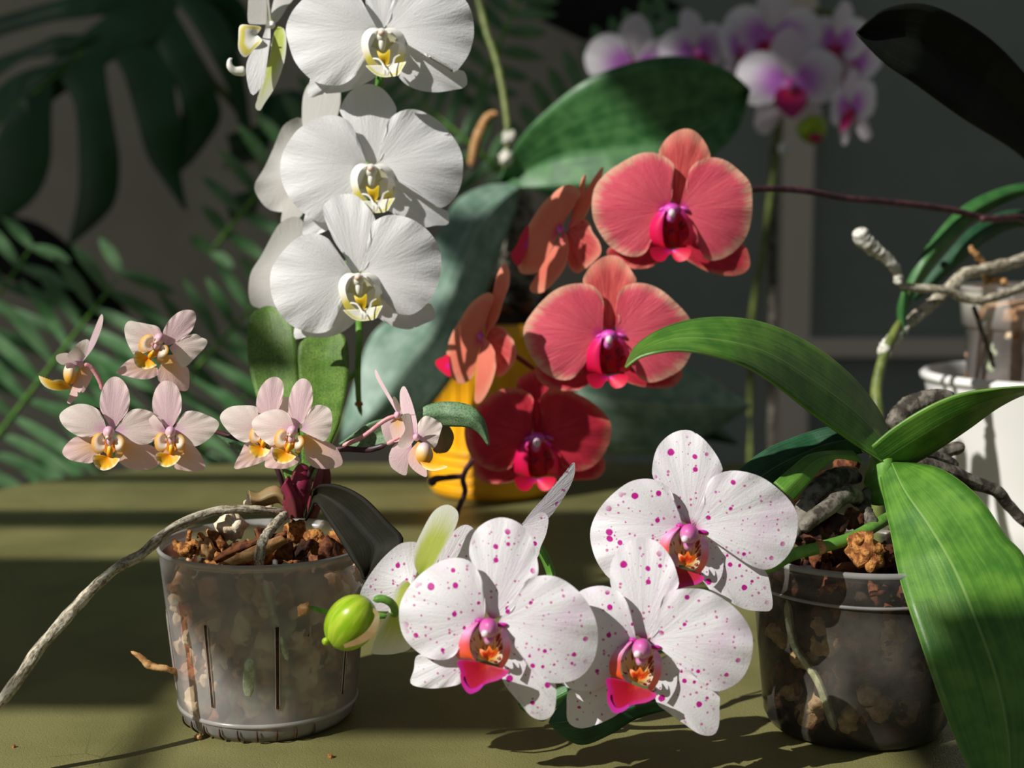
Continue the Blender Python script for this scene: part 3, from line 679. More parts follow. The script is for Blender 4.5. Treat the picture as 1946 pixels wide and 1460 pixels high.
# leaves
def leaf(parent, A, B, mat, Y, dy=0., fold=0., camber=0., solid=.0014, mid=None, name='leaf', N=36, ruf=0., label=None, C=11, offA=0., offB=0.):
    mb = MB(); strip(mb, A, B, M[mat], bez(Y), dy=dy, fold=fold, camber=camber, N=N, C=C, mid=mid, ruf=ruf, offA=offA, offB=offB)
    o = mb.build(name, parent, solid=solid)
    if label: o['label'] = label
    return o
leaf(pink, [(545, 915), (520, 850), (495, 780), (474, 700), (470, 640), (476, 600), (500, 584)], [(565, 915), (568, 850), (570, 780), (566, 700), (563, 640), (552, 600), (515, 582)], 'leaf_mott', PY+.02, dy=[0, .03, .06, .085, .10], fold=.002)
leaf(pink, [(575, 915), (572, 850), (568, 780), (568, 720), (567, 660), (590, 638), (618, 628)], [(600, 915), (625, 850), (646, 800), (659, 740), (663, 680), (655, 640), (628, 626)], 'leaf_mott', PY+.008, dy=[0, .03, .06, .085, .10], fold=.002)
leaf(pink, [(785, 795), (810, 772), (850, 764), (895, 772), (920, 800), (929, 845)], [(785, 800), (815, 808), (855, 810), (890, 812), (912, 825), (928, 846)], 'leaf_mott_pale', PY+.0, dy=[0, 0, -.004, 0], fold=-.004)
leaf(pink, [(645, 845), (675, 822), (705, 803), (740, 795), (790, 790)], [(650, 850), (690, 856), (730, 848), (760, 830), (795, 800)], 'leaf_mott_pale', PY+.004, fold=.003)
leaf(pink, [(832, 812), (850, 808), (862, 830), (852, 855), (835, 860)], [(822, 818), (822, 832), (822, 845), (824, 855), (832, 861)], 'leaf_tan', PY+.01, fold=-.003)
leaf(pink, [(470, 852), (440, 840), (410, 822)], [(468, 858), (436, 846), (410, 824)], 'leaf_mott_pale', PY+.03, fold=-.001, solid=.001)
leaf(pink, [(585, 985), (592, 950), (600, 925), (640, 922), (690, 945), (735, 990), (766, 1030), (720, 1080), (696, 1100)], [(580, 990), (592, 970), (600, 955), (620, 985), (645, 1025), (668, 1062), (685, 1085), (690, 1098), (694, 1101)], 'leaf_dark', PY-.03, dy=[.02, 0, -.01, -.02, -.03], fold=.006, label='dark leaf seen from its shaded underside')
leaf(pink, [(472, 932), (490, 938), (508, 928), (524, 924), (535, 930)], [(478, 962), (498, 962), (515, 958), (530, 955), (545, 965)], 'leaf_tan', PY-.0, fold=-.005)
leaf(pink, [(535, 928), (542, 945), (545, 965), (550, 985)], [(548, 905), (560, 930), (572, 955), (575, 985)], 'stem_crown', PY-.008, fold=-.005, name='leaf_sheath')
leaf(pink, [(580, 985), (588, 950), (600, 910), (612, 880)], [(600, 985), (615, 950), (628, 915), (622, 880)], 'stem_crown', PY-.006, fold=-.004, name='leaf_sheath')

K1 = (60, 570, 4.1714); K2 = (400, 690, 3.475)
flower(pink, K1, 'pink', (605, 1080), PY-.01, five('pink', 'pink_lat', 'pink_dorsal',
  ((640, 1040), [(600, 950), (550, 880), (540, 800), (560, 710), (605, 635), (660, 608), (720, 635), (768, 715), (779, 800), (762, 880), (700, 965)]),
  ((600, 1045), [(575, 960), (535, 880), (470, 838), (380, 824), (290, 852), (224, 908), (235, 975), (290, 1035), (370, 1080), (450, 1088), (530, 1065)]),
  ((655, 1045), [(715, 960), (780, 880), (860, 863), (950, 888), (1020, 935), (1036, 1000), (1000, 1085), (930, 1140), (850, 1146), (775, 1105), (710, 1065)]),
  ((590, 1120), [(480, 1080), (360, 1082), (280, 1140), (243, 1210), (290, 1262), (380, 1287), (480, 1290), (560, 1200)]),
  ((650, 1130), [(740, 1080), (850, 1130), (960, 1160), (1000, 1240), (1005, 1310), (930, 1345), (820, 1347), (730, 1315), (670, 1250)]), SPE, SSE), 1.0, 0, tx=.15)
flower(pink, K1, 'pink', (1095, 1075), PY-.004, five('pink', 'pink_lat', 'pink_dorsal',
  ((1090, 1040), [(1040, 980), (970, 900), (958, 800), (985, 705), (1040, 645), (1110, 650), (1162, 700), (1189, 790), (1182, 890), (1130, 985)]),
  ((1070, 1045), [(1010, 950), (920, 880), (850, 900), (840, 1010), (880, 1090), (1000, 1110)]),
  ((1115, 1040), [(1175, 950), (1220, 888), (1300, 882), (1400, 918), (1470, 955), (1484, 1000), (1420, 1090), (1310, 1159), (1230, 1145), (1160, 1090)]),
  ((1080, 1150), [(1000, 1130), (960, 1200), (950, 1280), (1040, 1290), (1090, 1240)]),
  ((1120, 1150), [(1210, 1100), (1290, 1160), (1350, 1240), (1376, 1340), (1290, 1359), (1200, 1352), (1130, 1320)]), SPE, SSE), .92, 0, tx=.1)
flower(pink, K1, 'pink', (995, 330), PY+.004, five('pink', 'pink_lat', 'pink_dorsal',
  ((1065, 365), [(1035, 290), (1060, 210), (1120, 130), (1200, 83), (1285, 88), (1303, 150), (1280, 225), (1235, 285), (1160, 335)]),
  ((1040, 365), [(1032, 270), (1000, 212), (900, 187), (840, 176), (770, 168), (736, 220), (745, 300), (780, 385), (825, 440), (920, 410)]),
  ((1090, 380), [(1180, 310), (1290, 270), (1350, 298), (1392, 322), (1378, 372), (1300, 455), (1230, 525), (1175, 525), (1150, 450)]),
  ((980, 500), [(830, 462), (760, 482), (700, 540), (674, 582), (740, 603), (850, 627), (930, 627), (1005, 585)]),
  ((1060, 440), [(1160, 440), (1180, 520), (1240, 540), (1252, 640), (1240, 712), (1190, 723), (1100, 690), (1015, 650), (998, 590), (1020, 510)]), SPE, SSE), .92, .5, tx=.1, tz=-.2)
# side-on pink flower, upper left
def fe(mb):
    blob(mb, (60+305/4.1714, 570+585/4.1714), 13, 21, M['lipp_lobe'], bez(PY+.008), rd=.006, off=-.003)
flower(pink, K1, 'pink', (385, 510), PY+.008, [
  ('dorsal_sepal', (392, 500), [(420, 420), (475, 290), (525, 165), (555, 112), (568, 150), (550, 240), (495, 370), (430, 460)], 'pink_dorsal', dict(off=.003, tip=.012)),
  ('petal', (385, 510), [(310, 470), (283, 440), (335, 375), (395, 325), (452, 318), (445, 400), (415, 470)], 'pink', dict(tip=-.015, bulge=-.003)),
  ('petal', (370, 520), [(300, 430), (235, 425), (195, 445), (200, 485), (245, 515), (290, 500)], 'pink', dict(off=.006, tip=-.02)),
  ('lateral_sepal', (380, 530), [(395, 600), (410, 680), (360, 770), (312, 820), (282, 805), (325, 705), (352, 620)], 'pink_lat', dict(tip=-.006)),
  ('lateral_sepal', (395, 520), [(465, 550), (483, 600), (440, 690), (400, 735), (385, 640)], 'pink_lat', dict(off=.004, tip=.006)),
  ('lip_front', (320, 700), [(255, 640), (200, 632), (150, 645), (100, 640), (58, 598), (75, 655), (130, 702), (220, 720)], 'lipp_mid', dict(off=-.006, tip=-.008, bulge=-.003)),
 ], 1., lip=False, extra=fe)
# two pink flowers in front of the leaves
flower(pink, K2, 'pink', (352, 445), PY-.012, [
  ('dorsal_sepal', (400, 420), [(320, 330), (302, 260), (325, 170), (380, 105), (440, 93), (478, 130), (482, 190), (470, 260), (430, 340)], 'pink_dorsal', SSE),
  ('petal', (340, 460), [(315, 340), (300, 288), (210, 280), (125, 292), (70, 335), (68, 385), (125, 460), (195, 515), (260, 520)], 'pink', SPE),
  ('petal', (400, 430), [(400, 290), (450, 240), (520, 230), (540, 300), (500, 400)], 'pink', dict(off=.004)),
  ('lateral_sepal', (350, 550), [(245, 520), (200, 590), (155, 690), (220, 693), (340, 655), (410, 600)], 'pink_lat', SSE),
  ('lateral_sepal', (420, 550), [(420, 640), (480, 660), (520, 600)], 'pink_lat', SSE)], .82, .15, tx=.1)
flower(pink, K2, 'pink', (530, 470), PY-.026, [
  ('dorsal_sepal', (570, 440), [(530, 370), (514, 290), (530, 190), (570, 122), (618, 102), (662, 138), (676, 220), (660, 310), (610, 390)], 'pink_dorsal', SSE),
  ('petal', (560, 445), [(525, 350), (470, 310), (400, 310), (320, 342), (274, 390), (288, 450), (345, 510), (405, 545), (470, 500)], 'pink', SPE),
  ('petal', (590, 445), [(620, 370), (680, 288), (740, 279), (790, 308), (804, 370), (792, 460), (750, 517), (695, 495), (640, 470)], 'pink', SPE),
  ('lateral_sepal', (520, 570), [(430, 540), (388, 585), (358, 680), (420, 697), (510, 694), (590, 640)], 'pink_lat', SSE),
  ('lateral_sepal', (600, 480), [(680, 468), (760, 515), (830, 556), (873, 650), (840, 688), (750, 700), (670, 682), (630, 620)], 'pink_lat', SSE)], .9, .25, tx=.05)
# pair of pink flowers seen from the side
flower(pink, K2, 'pink', (1235, 345), PY-.01, [
  ('dorsal_sepal', (1235, 340), [(1180, 245), (1110, 130), (1086, 70), (1092, 42), (1130, 115), (1172, 190), (1228, 290)], 'pink_dorsal', dict(tip=.01)),
  ('petal', (1240, 345), [(1210, 270), (1205, 225), (1225, 230), (1255, 290), (1262, 340)], 'pink', dict(tip=-.01)),
  ('lateral_sepal', (1225, 345), [(1150, 365), (1125, 390), (1135, 460), (1165, 532), (1190, 530), (1185, 450), (1210, 380)], 'pink_dorsal', dict(off=.004, tip=.006)),
  ('lateral_sepal', (1240, 350), [(1185, 400), (1190, 460), (1215, 522), (1260, 500), (1290, 420), (1270, 370)], 'pink_lat', dict(tip=-.004)),
 ], 1., lip=False)
def fe2(mb):
    blob(mb, (400+1410/3.475, 690+600/3.475), 16, 22, M['lipp_lobe'], bez(PY-.016), rd=.007, off=-.004)
flower(pink, K2, 'pink', (1360, 490), PY-.016, [
  ('dorsal_sepal', (1360, 480), [(1290, 390), (1255, 290), (1252, 190), (1280, 153), (1318, 225), (1348, 320), (1368, 420)], 'pink_dorsal', dict(off=.002, tip=.01)),
  ('petal', (1350, 500), [(1320, 420), (1325, 345), (1290, 335), (1262, 355), (1285, 440), (1240, 520), (1250, 560), (1310, 555)], 'pink', dict(tip=-.008)),
  ('petal', (1370, 500), [(1365, 420), (1395, 365), (1440, 352), (1525, 402), (1518, 460), (1480, 560), (1420, 530)], 'pink', dict(off=.002, tip=.004, ruf=.001)),
  ('lateral_sepal', (1330, 540), [(1230, 530), (1185, 590), (1180, 650), (1205, 700), (1290, 742), (1300, 650), (1325, 590)], 'pink_dorsal', dict(off=.002, tip=.004)),
  ('lateral_sepal', (1370, 520), [(1310, 590), (1308, 660), (1350, 715), (1425, 753), (1430, 690), (1470, 620), (1450, 560)], 'pink_lat', dict(off=-.002, tip=-.003)),
  ('lip_front', (1380, 650), [(1420, 665), (1480, 672), (1560, 680), (1550, 695), (1480, 712), (1420, 700)], 'lipp_mid', dict(off=-.008, tip=-.008)),
 ], 1., lip=False, extra=fe2)

# ================================================================ SPOTTED ORCHID (right pot, spray in front)
QX, QY = P(1622, 1400, .832).x, .832
spot = thing('potted_orchid', (QX, QY, 0), 'white orchid with magenta spots and broad bright green leaves in a smoky clear pot', 'orchid')
RB2, RT2 = .0545, .064
mb = MB(); prof = [(.001, .003), (RB2-.008, .0), (RB2-.003, .002), (RB2, .008)]
for i in range(1, 11):
    z = .008+.079*i/10; prof.append((RB2+(RT2-RB2-.0015)*((z-.008)/.079), z))
prof += [(RT2, .0885), (RT2+.0008, .107), (RT2-.001, .1075), (RT2-.0015, .102)]
lathe(mb, (QX, QY), prof, M['clear2'], 96); qpot = mb.build('pot', spot)
mb = MB(); lathe(mb, (QX, QY), [(RT2-.0006, .104), (RT2+.0012, .105), (RT2+.0012, .1076), (RT2-.0006, .108)], M['clear_rim'], 96); mb.build('rim', qpot)
mb = MB(); lathe(mb, (QX, QY), [(RT2-.0012, .0868), (RT2+.0004, .0874), (RT2+.0006, .0888), (RT2-.0004, .0892)], M['clear_rim'], 96); mb.build('rim_line', qpot)
bark_fill(spot, QX, QY, RB2, RT2, .005, .098, 23, stones=26, dark=True)
mb = MB(); tube(mb, [rp(RT2-.005, PI*1.19, QX, QY, .085), rp(RT2-.006, PI*1.22, QX, QY, .06), rp(RB2-.0, PI*1.3, QX, QY, .04), rp(RB2-.002, PI*1.36, QX, QY, .012)], .0026, M['root_green'], 30, 8); mb.build('root', spot)
C4 = (1380, 700, 3.438)
def q4(x, y, dY=0): return P(1380+x/3.438, 700+y/3.438, QY+dY)
for pts, r, m in (([(880, 720, .01), (760, 705, 0), (640, 760, -.015), (540, 880, -.03), (460, 1040, -.04), (400, 1120, -.04)], [.004, .006, .0065, .006, .005], 'root_dark'),
                  ([(860, 690, .02), (760, 690, .015), (640, 720, .005), (520, 790, 0), (440, 870, -.005)], .0045, 'root_tan'),
                  ([(920, 900, 0), (800, 820, -.02), (680, 900, -.035), (560, 990, -.045), (490, 1060, -.05)], [.004, .0055, .005, .004], 'root_dark'),
                  ([(930, 800, 0), (900, 880, -.01), (930, 960, -.02), (960, 1020, -.03)], .0035, 'root_dark'),
                  ([(1100, 640, .02), (1250, 600, .035), (1400, 555, .05), (1480, 530, .055), (1545, 508, .06)], [.004, .005, .0045, .004], 'root_dark'),
                  ([(1090, 640, .0), (1300, 640, .02), (1450, 680, .03), (1620, 750, .04), (1760, 800, .045), (1850, 900, .05), (1960, 1010, .05), (2100, 1100, .05)], [.005, .0055, .005, .0035, .0035], 'root_dark'),
                  ([(1120, 620, .02), (1280, 570, .03), (1420, 600, .04), (1500, 650, .045)], .004, 'root_dark'),
                  ([(1105, 400, .05), (1130, 310, .055), (1220, 235, .06), (1370, 200, .065), (1470, 215, .07)], .0065, 'root_dark')):
    mb = MB(); tube(mb, [q4(*p) for p in pts], r, M[m], 50, 12, lump=.14, seed=len(pts)); mb.build('aerial_root', spot)
for (x, y, r, m, dd) in ((900, 1180, .009, 'husk', -.05), (940, 1230, .008, 'husk', -.052), (860, 1130, .005, 'husk', -.05), (1050, 1220, .006, 'bark', -.045), (560, 1120, .009, 'bark_dark', -.04), (680, 1060, .010, 'bark_dark', -.03), (780, 640, .007, 'bark', .03), (830, 990, .006, 'bark', -.02)):
    mb = MB(); chunk(mb, q4(x, y, dd), r, M[m], x, (1, .9, 1), lump=.6, n=10); mb.build('bark_chip', spot)
mb = MB(); tube(mb, [q4(1000, 900), q4(990, 780), q4(1010, 640), q4(1040, 500)], [.009, .010, .009, .006], M['stem_green'], 24, 14, flat=.7); mb.build('crown', spot)
mb = MB(); tube(mb, [q4(1110, 950, .0), q4(1030, 995, -.02), q4(830, 1105, -.04), q4(600, 1175, -.05), q4(440, 1215, -.055), q4(300, 1290, -.06), P(1400, 1105, .78), P(1300, 1150, .775), P(1230, 1190, .77), P(1100, 1230, .77), P(1000, 1240, .77), P(900, 1190, .77), P(800, 1176, .765), P(740, 1170, .75), P(680, 1172, .745), P(620, 1163, .74), P(585, 1152, .735)],
     [.0036, .0036, .0036, .0034, .0032, .0028, .0026, .0022, .0018, .0015], M['stem_green'], 110, 10); mb.build('flower_spike', spot)
mb = MB(); chunk(mb, P(577, 1158, .733), .0028, M['root_tan'], 4, (1, .8, 1.4)); mb.build('spike_tip', spot)
mb = MB(); strip(mb, [(585, 1166), (600, 1166), (608, 1170)], [(588, 1176), (602, 1175), (612, 1178)], M['leaf_tan'], bez(QY), fold=-.002)
mb = MB(); lathe(mb, (0, 0), [(.0, 0)], M['husk'], 3)
mb = MB(); tube(mb, [q4(580, 1178, -.0505), q4(650, 1160, -.0495)], .0042, M['root_tan'], 8, 12); mb.build('spike_node', spot)
# leaves
leaf(spot, [(1189, 697), (1212, 655), (1275, 619), (1360, 604), (1450, 614), (1540, 654), (1615, 712), (1668, 778), (1700, 850)], [(1189, 699), (1225, 676), (1300, 667), (1400, 690), (1470, 730), (1550, 792), (1620, 842), (1660, 868), (1695, 890)], 'leaf_bright', QY, dy=[-.10, -.105, -.10, -.09, -.07, -.05, -.03, -.01, 0], fold=-.003, offA=.028, offB=-.004, N=50, C=13, mid=[(1189, 698), (1220, 668), (1290, 645), (1380, 650), (1465, 675), (1550, 728), (1620, 780), (1668, 828), (1700, 870)])
leaf(spot, [(1657, 848), (1700, 812), (1760, 775), (1820, 750), (1880, 740), (1950, 735), (2020, 740)], [(1690, 900), (1715, 892), (1770, 862), (1840, 815), (1900, 772), (1960, 745), (2020, 742)], 'leaf_bright', QY, dy=[0, -.005, -.01, -.012, -.01, .0, .01], fold=-.003, offA=-.012, offB=.006, N=44, C=13)
leaf(spot, [(1668, 880), (1680, 950), (1694, 1020), (1712, 1110), (1750, 1225), (1790, 1340), (1835, 1450), (1870, 1505)], [(1720, 880), (1790, 893), (1860, 945), (1912, 1020), (1950, 1065), (2000, 1200), (2025, 1350), (1960, 1505)], 'leaf_bright', QY, dy=[0, -.03, -.055, -.075, -.09, -.10, -.115, -.13], fold=-.006, N=60, C=15, ruf=.002, mid=[(1694, 880), (1720, 935), (1765, 1000), (1812, 1080), (1850, 1170), (1890, 1280), (1915, 1400), (1920, 1505)])
leaf(spot, [(1600, 810), (1560, 815), (1500, 835), (1450, 858), (1403, 895), (1370, 930)], [(1640, 860), (1590, 870), (1550, 890), (1500, 915), (1465, 935), (1420, 960)], 'leaf_deep', QY+.0, dy=[0, 0, -.01, -.015, -.02], fold=-.006)
leaf(spot, [(1620, 858), (1580, 858), (1535, 866), (1500, 892), (1470, 918)], [(1640, 880), (1590, 872), (1560, 890), (1535, 920), (1508, 951)], 'leaf_bright', QY-.012, dy=[0, -.01, -.02, -.03, -.035], fold=-.003)
# leaf low in front on the table, tips showing under the flowers
leaf(spot, [(1320, 1290), (1260, 1310), (1180, 1320), (1100, 1310), (1060, 1345), (1044, 1375)], [(1330, 1330), (1280, 1345), (1210, 1365), (1160, 1395), (1100, 1415), (1046, 1378)], 'leaf_deep', .765, dy=[0, 0, 0, -.005, -.01], fold=-.004)
leaf(spot, [(1080, 1300), (1030, 1320), (1000, 1330), (985, 1340)], [(1080, 1330), (1050, 1350), (1030, 1370), (990, 1345)], 'leaf_mid', .79, fold=-.003)
S1 = (560, 860, 2.5177); S2 = (1040, 800, 2.3558)
flower(spot, S1, 'spot', (925, 845), .705, five('spot', 'spot', 'spot',
  ((940, 800), [(905, 740), (893, 650), (876, 570), (840, 520), (836, 450), (862, 378), (920, 330), (990, 311), (1060, 330), (1118, 380), (1150, 460), (1166, 560), (1150, 610), (1080, 680), (1030, 760)]),
  ((905, 805), [(912, 730), (895, 610), (850, 530), (780, 504), (700, 520), (620, 568), (550, 638), (506, 720), (500, 800), (520, 880), (570, 940), (640, 985), (720, 992), (775, 960), (800, 880), (850, 825)]),
  ((975, 810), [(1045, 750), (1075, 670), (1110, 612), (1180, 589), (1260, 598), (1340, 648), (1402, 720), (1442, 810), (1451, 900), (1428, 1000), (1370, 1072), (1290, 1102), (1200, 1098), (1140, 1050), (1075, 960), (1030, 880)]),
  ((880, 950), [(780, 950), (700, 985), (590, 970), (570, 1040), (555, 1105), (620, 1127), (700, 1127), (795, 1105), (850, 1040)]),
  ((1000, 930), [(1045, 870), (1120, 1000), (1200, 1090), (1245, 1100), (1251, 1180), (1237, 1250), (1190, 1281), (1130, 1262), (1070, 1192), (1005, 1110), (985, 1030)])), tx=-.1, tz=.1)
flower(spot, S2, 'spot', (420, 1025), .718, five('spot', 'spot', 'spot',
  ((430, 980), [(370, 930), (340, 850), (287, 745), (282, 660), (308, 590), (368, 537), (430, 521), (500, 548), (552, 610), (580, 680), (586, 745), (525, 790), (508, 850), (500, 920), (470, 965)]),
  ((400, 985), [(388, 930), (372, 850), (330, 772), (260, 740), (190, 745), (130, 775), (70, 850), (40, 950), (35, 1080), (60, 1170), (130, 1207), (220, 1202), (275, 1160), (295, 1080), (345, 1020)]),
  ((460, 985), [(510, 915), (505, 835), (530, 775), (600, 752), (700, 755), (790, 798), (862, 860), (912, 940), (920, 1020), (900, 1105), (850, 1175), (760, 1212), (700, 1180), (630, 1110), (560, 1050), (505, 1010)]),
  ((380, 1130), [(285, 1150), (200, 1200), (100, 1205), (87, 1280), (95, 1350), (150, 1377), (230, 1357), (320, 1310), (370, 1240)]),
  ((480, 1110), [(545, 1050), (640, 1110), (760, 1210), (771, 1290), (767, 1370), (740, 1408), (680, 1402), (610, 1355), (540, 1305), (485, 1250)])), lip_rot=.12, lip_scale=1.02, tx=-.1, tz=.1)
flower(spot, S2, 'spot', (632, 510), .748, five('spot', 'spot', 'spot',
  ((640, 470), [(575, 420), (570, 340), (525, 282), (474, 255), (474, 180), (500, 108), (560, 55), (630, 41), (690, 72), (742, 130), (777, 190), (781, 232), (722, 270), (706, 330), (700, 410)]),
  ((610, 475), [(575, 410), (562, 330), (520, 280), (450, 259), (370, 273), (290, 330), (228, 402), (193, 490), (203, 580), (240, 660), (300, 715), (400, 690), (480, 620), (560, 530)]),
  ((655, 475), [(700, 400), (706, 320), (732, 258), (800, 226), (880, 227), (970, 258), (1060, 328), (1112, 400), (1121, 480), (1100, 565), (1050, 632), (980, 667), (900, 642), (830, 592), (760, 535), (705, 500)]),
  ((600, 600), [(520, 600), (430, 660), (400, 760), (480, 780), (570, 700)]),
  ((690, 580), [(750, 510), (850, 600), (970, 665), (1002, 760), (1006, 842), (960, 853), (880, 842), (800, 802), (735, 765), (690, 700)])), lip_rot=.1, lip_scale=.98, tx=-.05, tz=.1)
# edge-on spotted flower above
flower(spot, S1, 'spot', (1060, 520), .765, [
  ('petal', (1085, 345), [(1150, 262), (1230, 180), (1305, 85), (1337, 45), (1338, 110), (1300, 195), (1218, 312), (1150, 345)], 'spot', dict(tip=.02, bulge=-.004)),
  ('petal', (1090, 350), [(1150, 300), (1192, 288), (1214, 320), (1203, 390), (1178, 450), (1158, 505), (1125, 430)], 'spot', dict(tip=-.006)),
 ], lip=False, tx=.3)
mb = MB(); tube(mb, [P(1020, 1030, .77), P(1040, 1070, .77), P(1048, 1110, .77), P(1030, 1180, .77)], .0026, M['stem_green'], 20, 8); mb.build('pedicel', spot)
# flower turned away with green flushed sepals
flower(spot, S1, 'spot', (640, 640), .735, [
  ('petal', (560, 640), [(600, 520), (590, 440), (565, 428), (500, 440), (420, 508), (350, 600), (312, 682), (330, 740), (420, 760), (500, 740)], 'spot', dict(tip=.006, bulge=.004, off=.004)),
  ('petal', (680, 600), [(700, 470), (770, 370), (830, 348), (872, 400), (860, 520), (780, 600)], 'spot', dict(tip=.006, off=.010)),
  ('dorsal_sepal', (600, 590), [(572, 540), (575, 460), (610, 375), (665, 282), (725, 250), (770, 270), (784, 310), (760, 380), (710, 470), (660, 560)], 'green_sepal', dict(off=0, tip=.004, bulge=-.004)),
  ('lateral_sepal', (560, 640), [(530, 610), (480, 660), (450, 760), (400, 860), (368, 952), (410, 968), (490, 962), (560, 930), (600, 800)], 'green_sepal', dict(off=.002, bulge=-.003)),
 ], lip=False, lip_scale=.7)
mb = MB(); blob(mb, (560+268/2.5177, 860+815/2.5177), 48, 57, M['leaf_bright'], bez(.725), rd=.016, rot=.62, n=16)
def m_bud():
    t = NT('lime_green_bud'); o = t.obj(); u, v, _ = t.uv(); f = t.noise(t.scaled(t.n('ShaderNodeTexCoord').outputs['UV'], (18, 1.5, 1)), 1, 3)
    return t.fin(t.mix(t.ss(f, .35, .65), srgb(140, 180, 20), srgb(184, 206, 60)), .3, .45, t.bump(f, .15, .001), .25)
M['bud'] = m_bud(); mb.mats = [M['bud']]
bud = mb.build('flower_bud', spot)
mb = MB(); blob(mb, (560+150/2.5177, 860+905/2.5177), 8, 8, M['bud'], bez(.722), rd=.003); mb.build('bud_tip', bud)
mb = MB(); strip(mb, [(697, 1150), (720, 1165), (716, 1200), (690, 1222), (655, 1232)], [(697, 1152), (712, 1170), (700, 1195), (680, 1212), (652, 1225)], M['leaf_tan'], bez(.725), dy=[-.004, -.012, -.016, -.016, -.010]); mb.build('bud_sepal', bud)
mb = MB(); tube(mb, [P(708, 1142, .722), P(725, 1138, .722), P(745, 1148, .725), P(750, 1166, .735), P(735, 1174, .745)], .0022, M['stem_green'], 24, 9); mb.build('pedicel', spot)

# ================================================================ WHITE ORCHID
WY = .95
white = thing('orchid_spray', P(690, 700, WY), 'hanging spray of large white orchid flowers at the upper left', 'orchid')
CA = (430, 0, 3.476); CB = (430, 380, 3.476)
flower(white, CA, 'white', (1025, 215), WY-.02, five('white', 'white', 'white',
  ((1030, 195), [(960, 180), (925, 100), (920, 20), (925, -80), (960, -200), (1010, -260), (1060, -240), (1100, -130), (1108, -30), (1095, 60), (1080, 140)]),
  ((1005, 205), [(950, 130), (905, 20), (840, -60), (720, -110), (600, -80), (500, 0), (430, 85), (393, 190), (412, 290), (450, 400), (520, 490), (610, 550), (760, 560), (870, 480), (930, 360), (960, 270)]),
  ((1050, 205), [(1095, 80), (1115, -20), (1200, -110), (1400, -120), (1560, -20), (1620, 80), (1637, 200), (1625, 290), (1590, 380), (1508, 480), (1480, 435), (1400, 398), (1300, 350), (1200, 285), (1120, 240)]),
  ((1010, 330), [(900, 300), (800, 380), (600, 480), (555, 520), (543, 642), (640, 622), (780, 607), (870, 572), (985, 510), (1020, 430)]),
  ((1060, 330), [(1060, 440), (1130, 500), (1180, 552), (1260, 592), (1370, 610), (1480, 598), (1585, 568), (1578, 480), (1520, 455), (1400, 400), (1250, 300), (1150, 260)])))
flower(white, CA, 'white', (955, 1112), WY-.01, five('white', 'white', 'white',
  ((960, 1092), [(905, 1040), (888, 980), (860, 880), (780, 780), (750, 730), (790, 640), (850, 580), (930, 554), (1020, 578), (1090, 650), (1125, 735), (1080, 830), (1058, 900), (1052, 1000), (1010, 1070)]),
  ((935, 1100), [(880, 1020), (858, 930), (848, 860), (795, 790), (690, 760), (580, 790), (480, 850), (415, 930), (370, 1020), (356, 1110), (370, 1210), (420, 1310), (500, 1400), (620, 1470), (740, 1440), (830, 1350), (870, 1250), (900, 1160)]),
  ((985, 1100), [(1045, 1000), (1060, 900), (1062, 820), (1110, 758), (1200, 721), (1300, 738), (1400, 798), (1500, 908), (1557, 1020), (1562, 1150), (1540, 1250), (1490, 1330), (1410, 1374), (1330, 1312), (1220, 1230), (1120, 1165), (1050, 1130)]),
  ((940, 1260), [(880, 1250), (700, 1320), (560, 1360), (513, 1450), (512, 1570), (600, 1550), (760, 1480), (890, 1400)]),
  ((1010, 1200), [(1100, 1160), (1250, 1250), (1420, 1375), (1463, 1400), (1466, 1480), (1380, 1490), (1300, 1502), (1200, 1465), (1100, 1410), (1030, 1350)])), lip_rot=.02, tx=.08)
flower(white, CB, 'white', (870, 512), WY-.035, five('white', 'white', 'white',
  ((862, 492), [(800, 440), (780, 350), (730, 300), (680, 200), (640, 80), (660, 15), (740, -33), (850, -33), (930, 40), (985, 130), (958, 200), (955, 320), (930, 410), (890, 470)]),
  ((838, 490), [(765, 420), (722, 330), (680, 262), (600, 224), (510, 230), (430, 280), (350, 370), (298, 460), (289, 560), (308, 660), (350, 745), (420, 822), (500, 862), (600, 882), (680, 862), (725, 800), (738, 700), (780, 590)]),
  ((890, 490), [(945, 400), (957, 310), (950, 220), (970, 150), (1050, 104), (1130, 101), (1230, 130), (1330, 200), (1400, 300), (1420, 400), (1410, 515), (1370, 622), (1310, 702), (1240, 752), (1180, 760), (1120, 742), (1085, 680), (1060, 610), (1000, 550), (940, 515)]),
  ((850, 620), [(760, 620), (720, 760), (600, 850), (500, 850), (455, 830), (453, 917), (540, 905), (640, 912), (740, 887), (832, 825), (880, 740)]),
  ((910, 640), [(980, 580), (1100, 640), (1240, 740), (1320, 690), (1355, 690), (1379, 777), (1300, 822), (1210, 855), (1120, 842), (1035, 800), (960, 740)])), lip_rot=-.02, lip_scale=.98, tx=.1)
flower(white, CA, 'white', (420, 1150), WY+.045, [
  ('petal', (500, 1150), [(530, 900), (500, 785), (440, 787), (370, 840), (310, 980), (250, 1110), (186, 1225), (215, 1312), (280, 1382), (370, 1402), (450, 1392), (520, 1300)], 'white_back', dict(bulge=.006, ruf=.001)),
  ('petal', (560, 1150), [(560, 900), (700, 900), (760, 1100), (700, 1300), (600, 1350)], 'white_back', dict(off=.008)),
  ('dorsal_sepal', (580, 1000), [(510, 850), (500, 740), (512, 620), (560, 540), (660, 520), (740, 560), (755, 660), (730, 780), (680, 880)], 'white_back', dict(off=-.004, tip=.006)),
  ('lateral_sepal', (450, 1250), [(400, 1320), (370, 1400), (365, 1480), (430, 1470), (500, 1420), (520, 1330)], 'white_back', dict(off=-.002))], lip=False, lip_scale=1.)
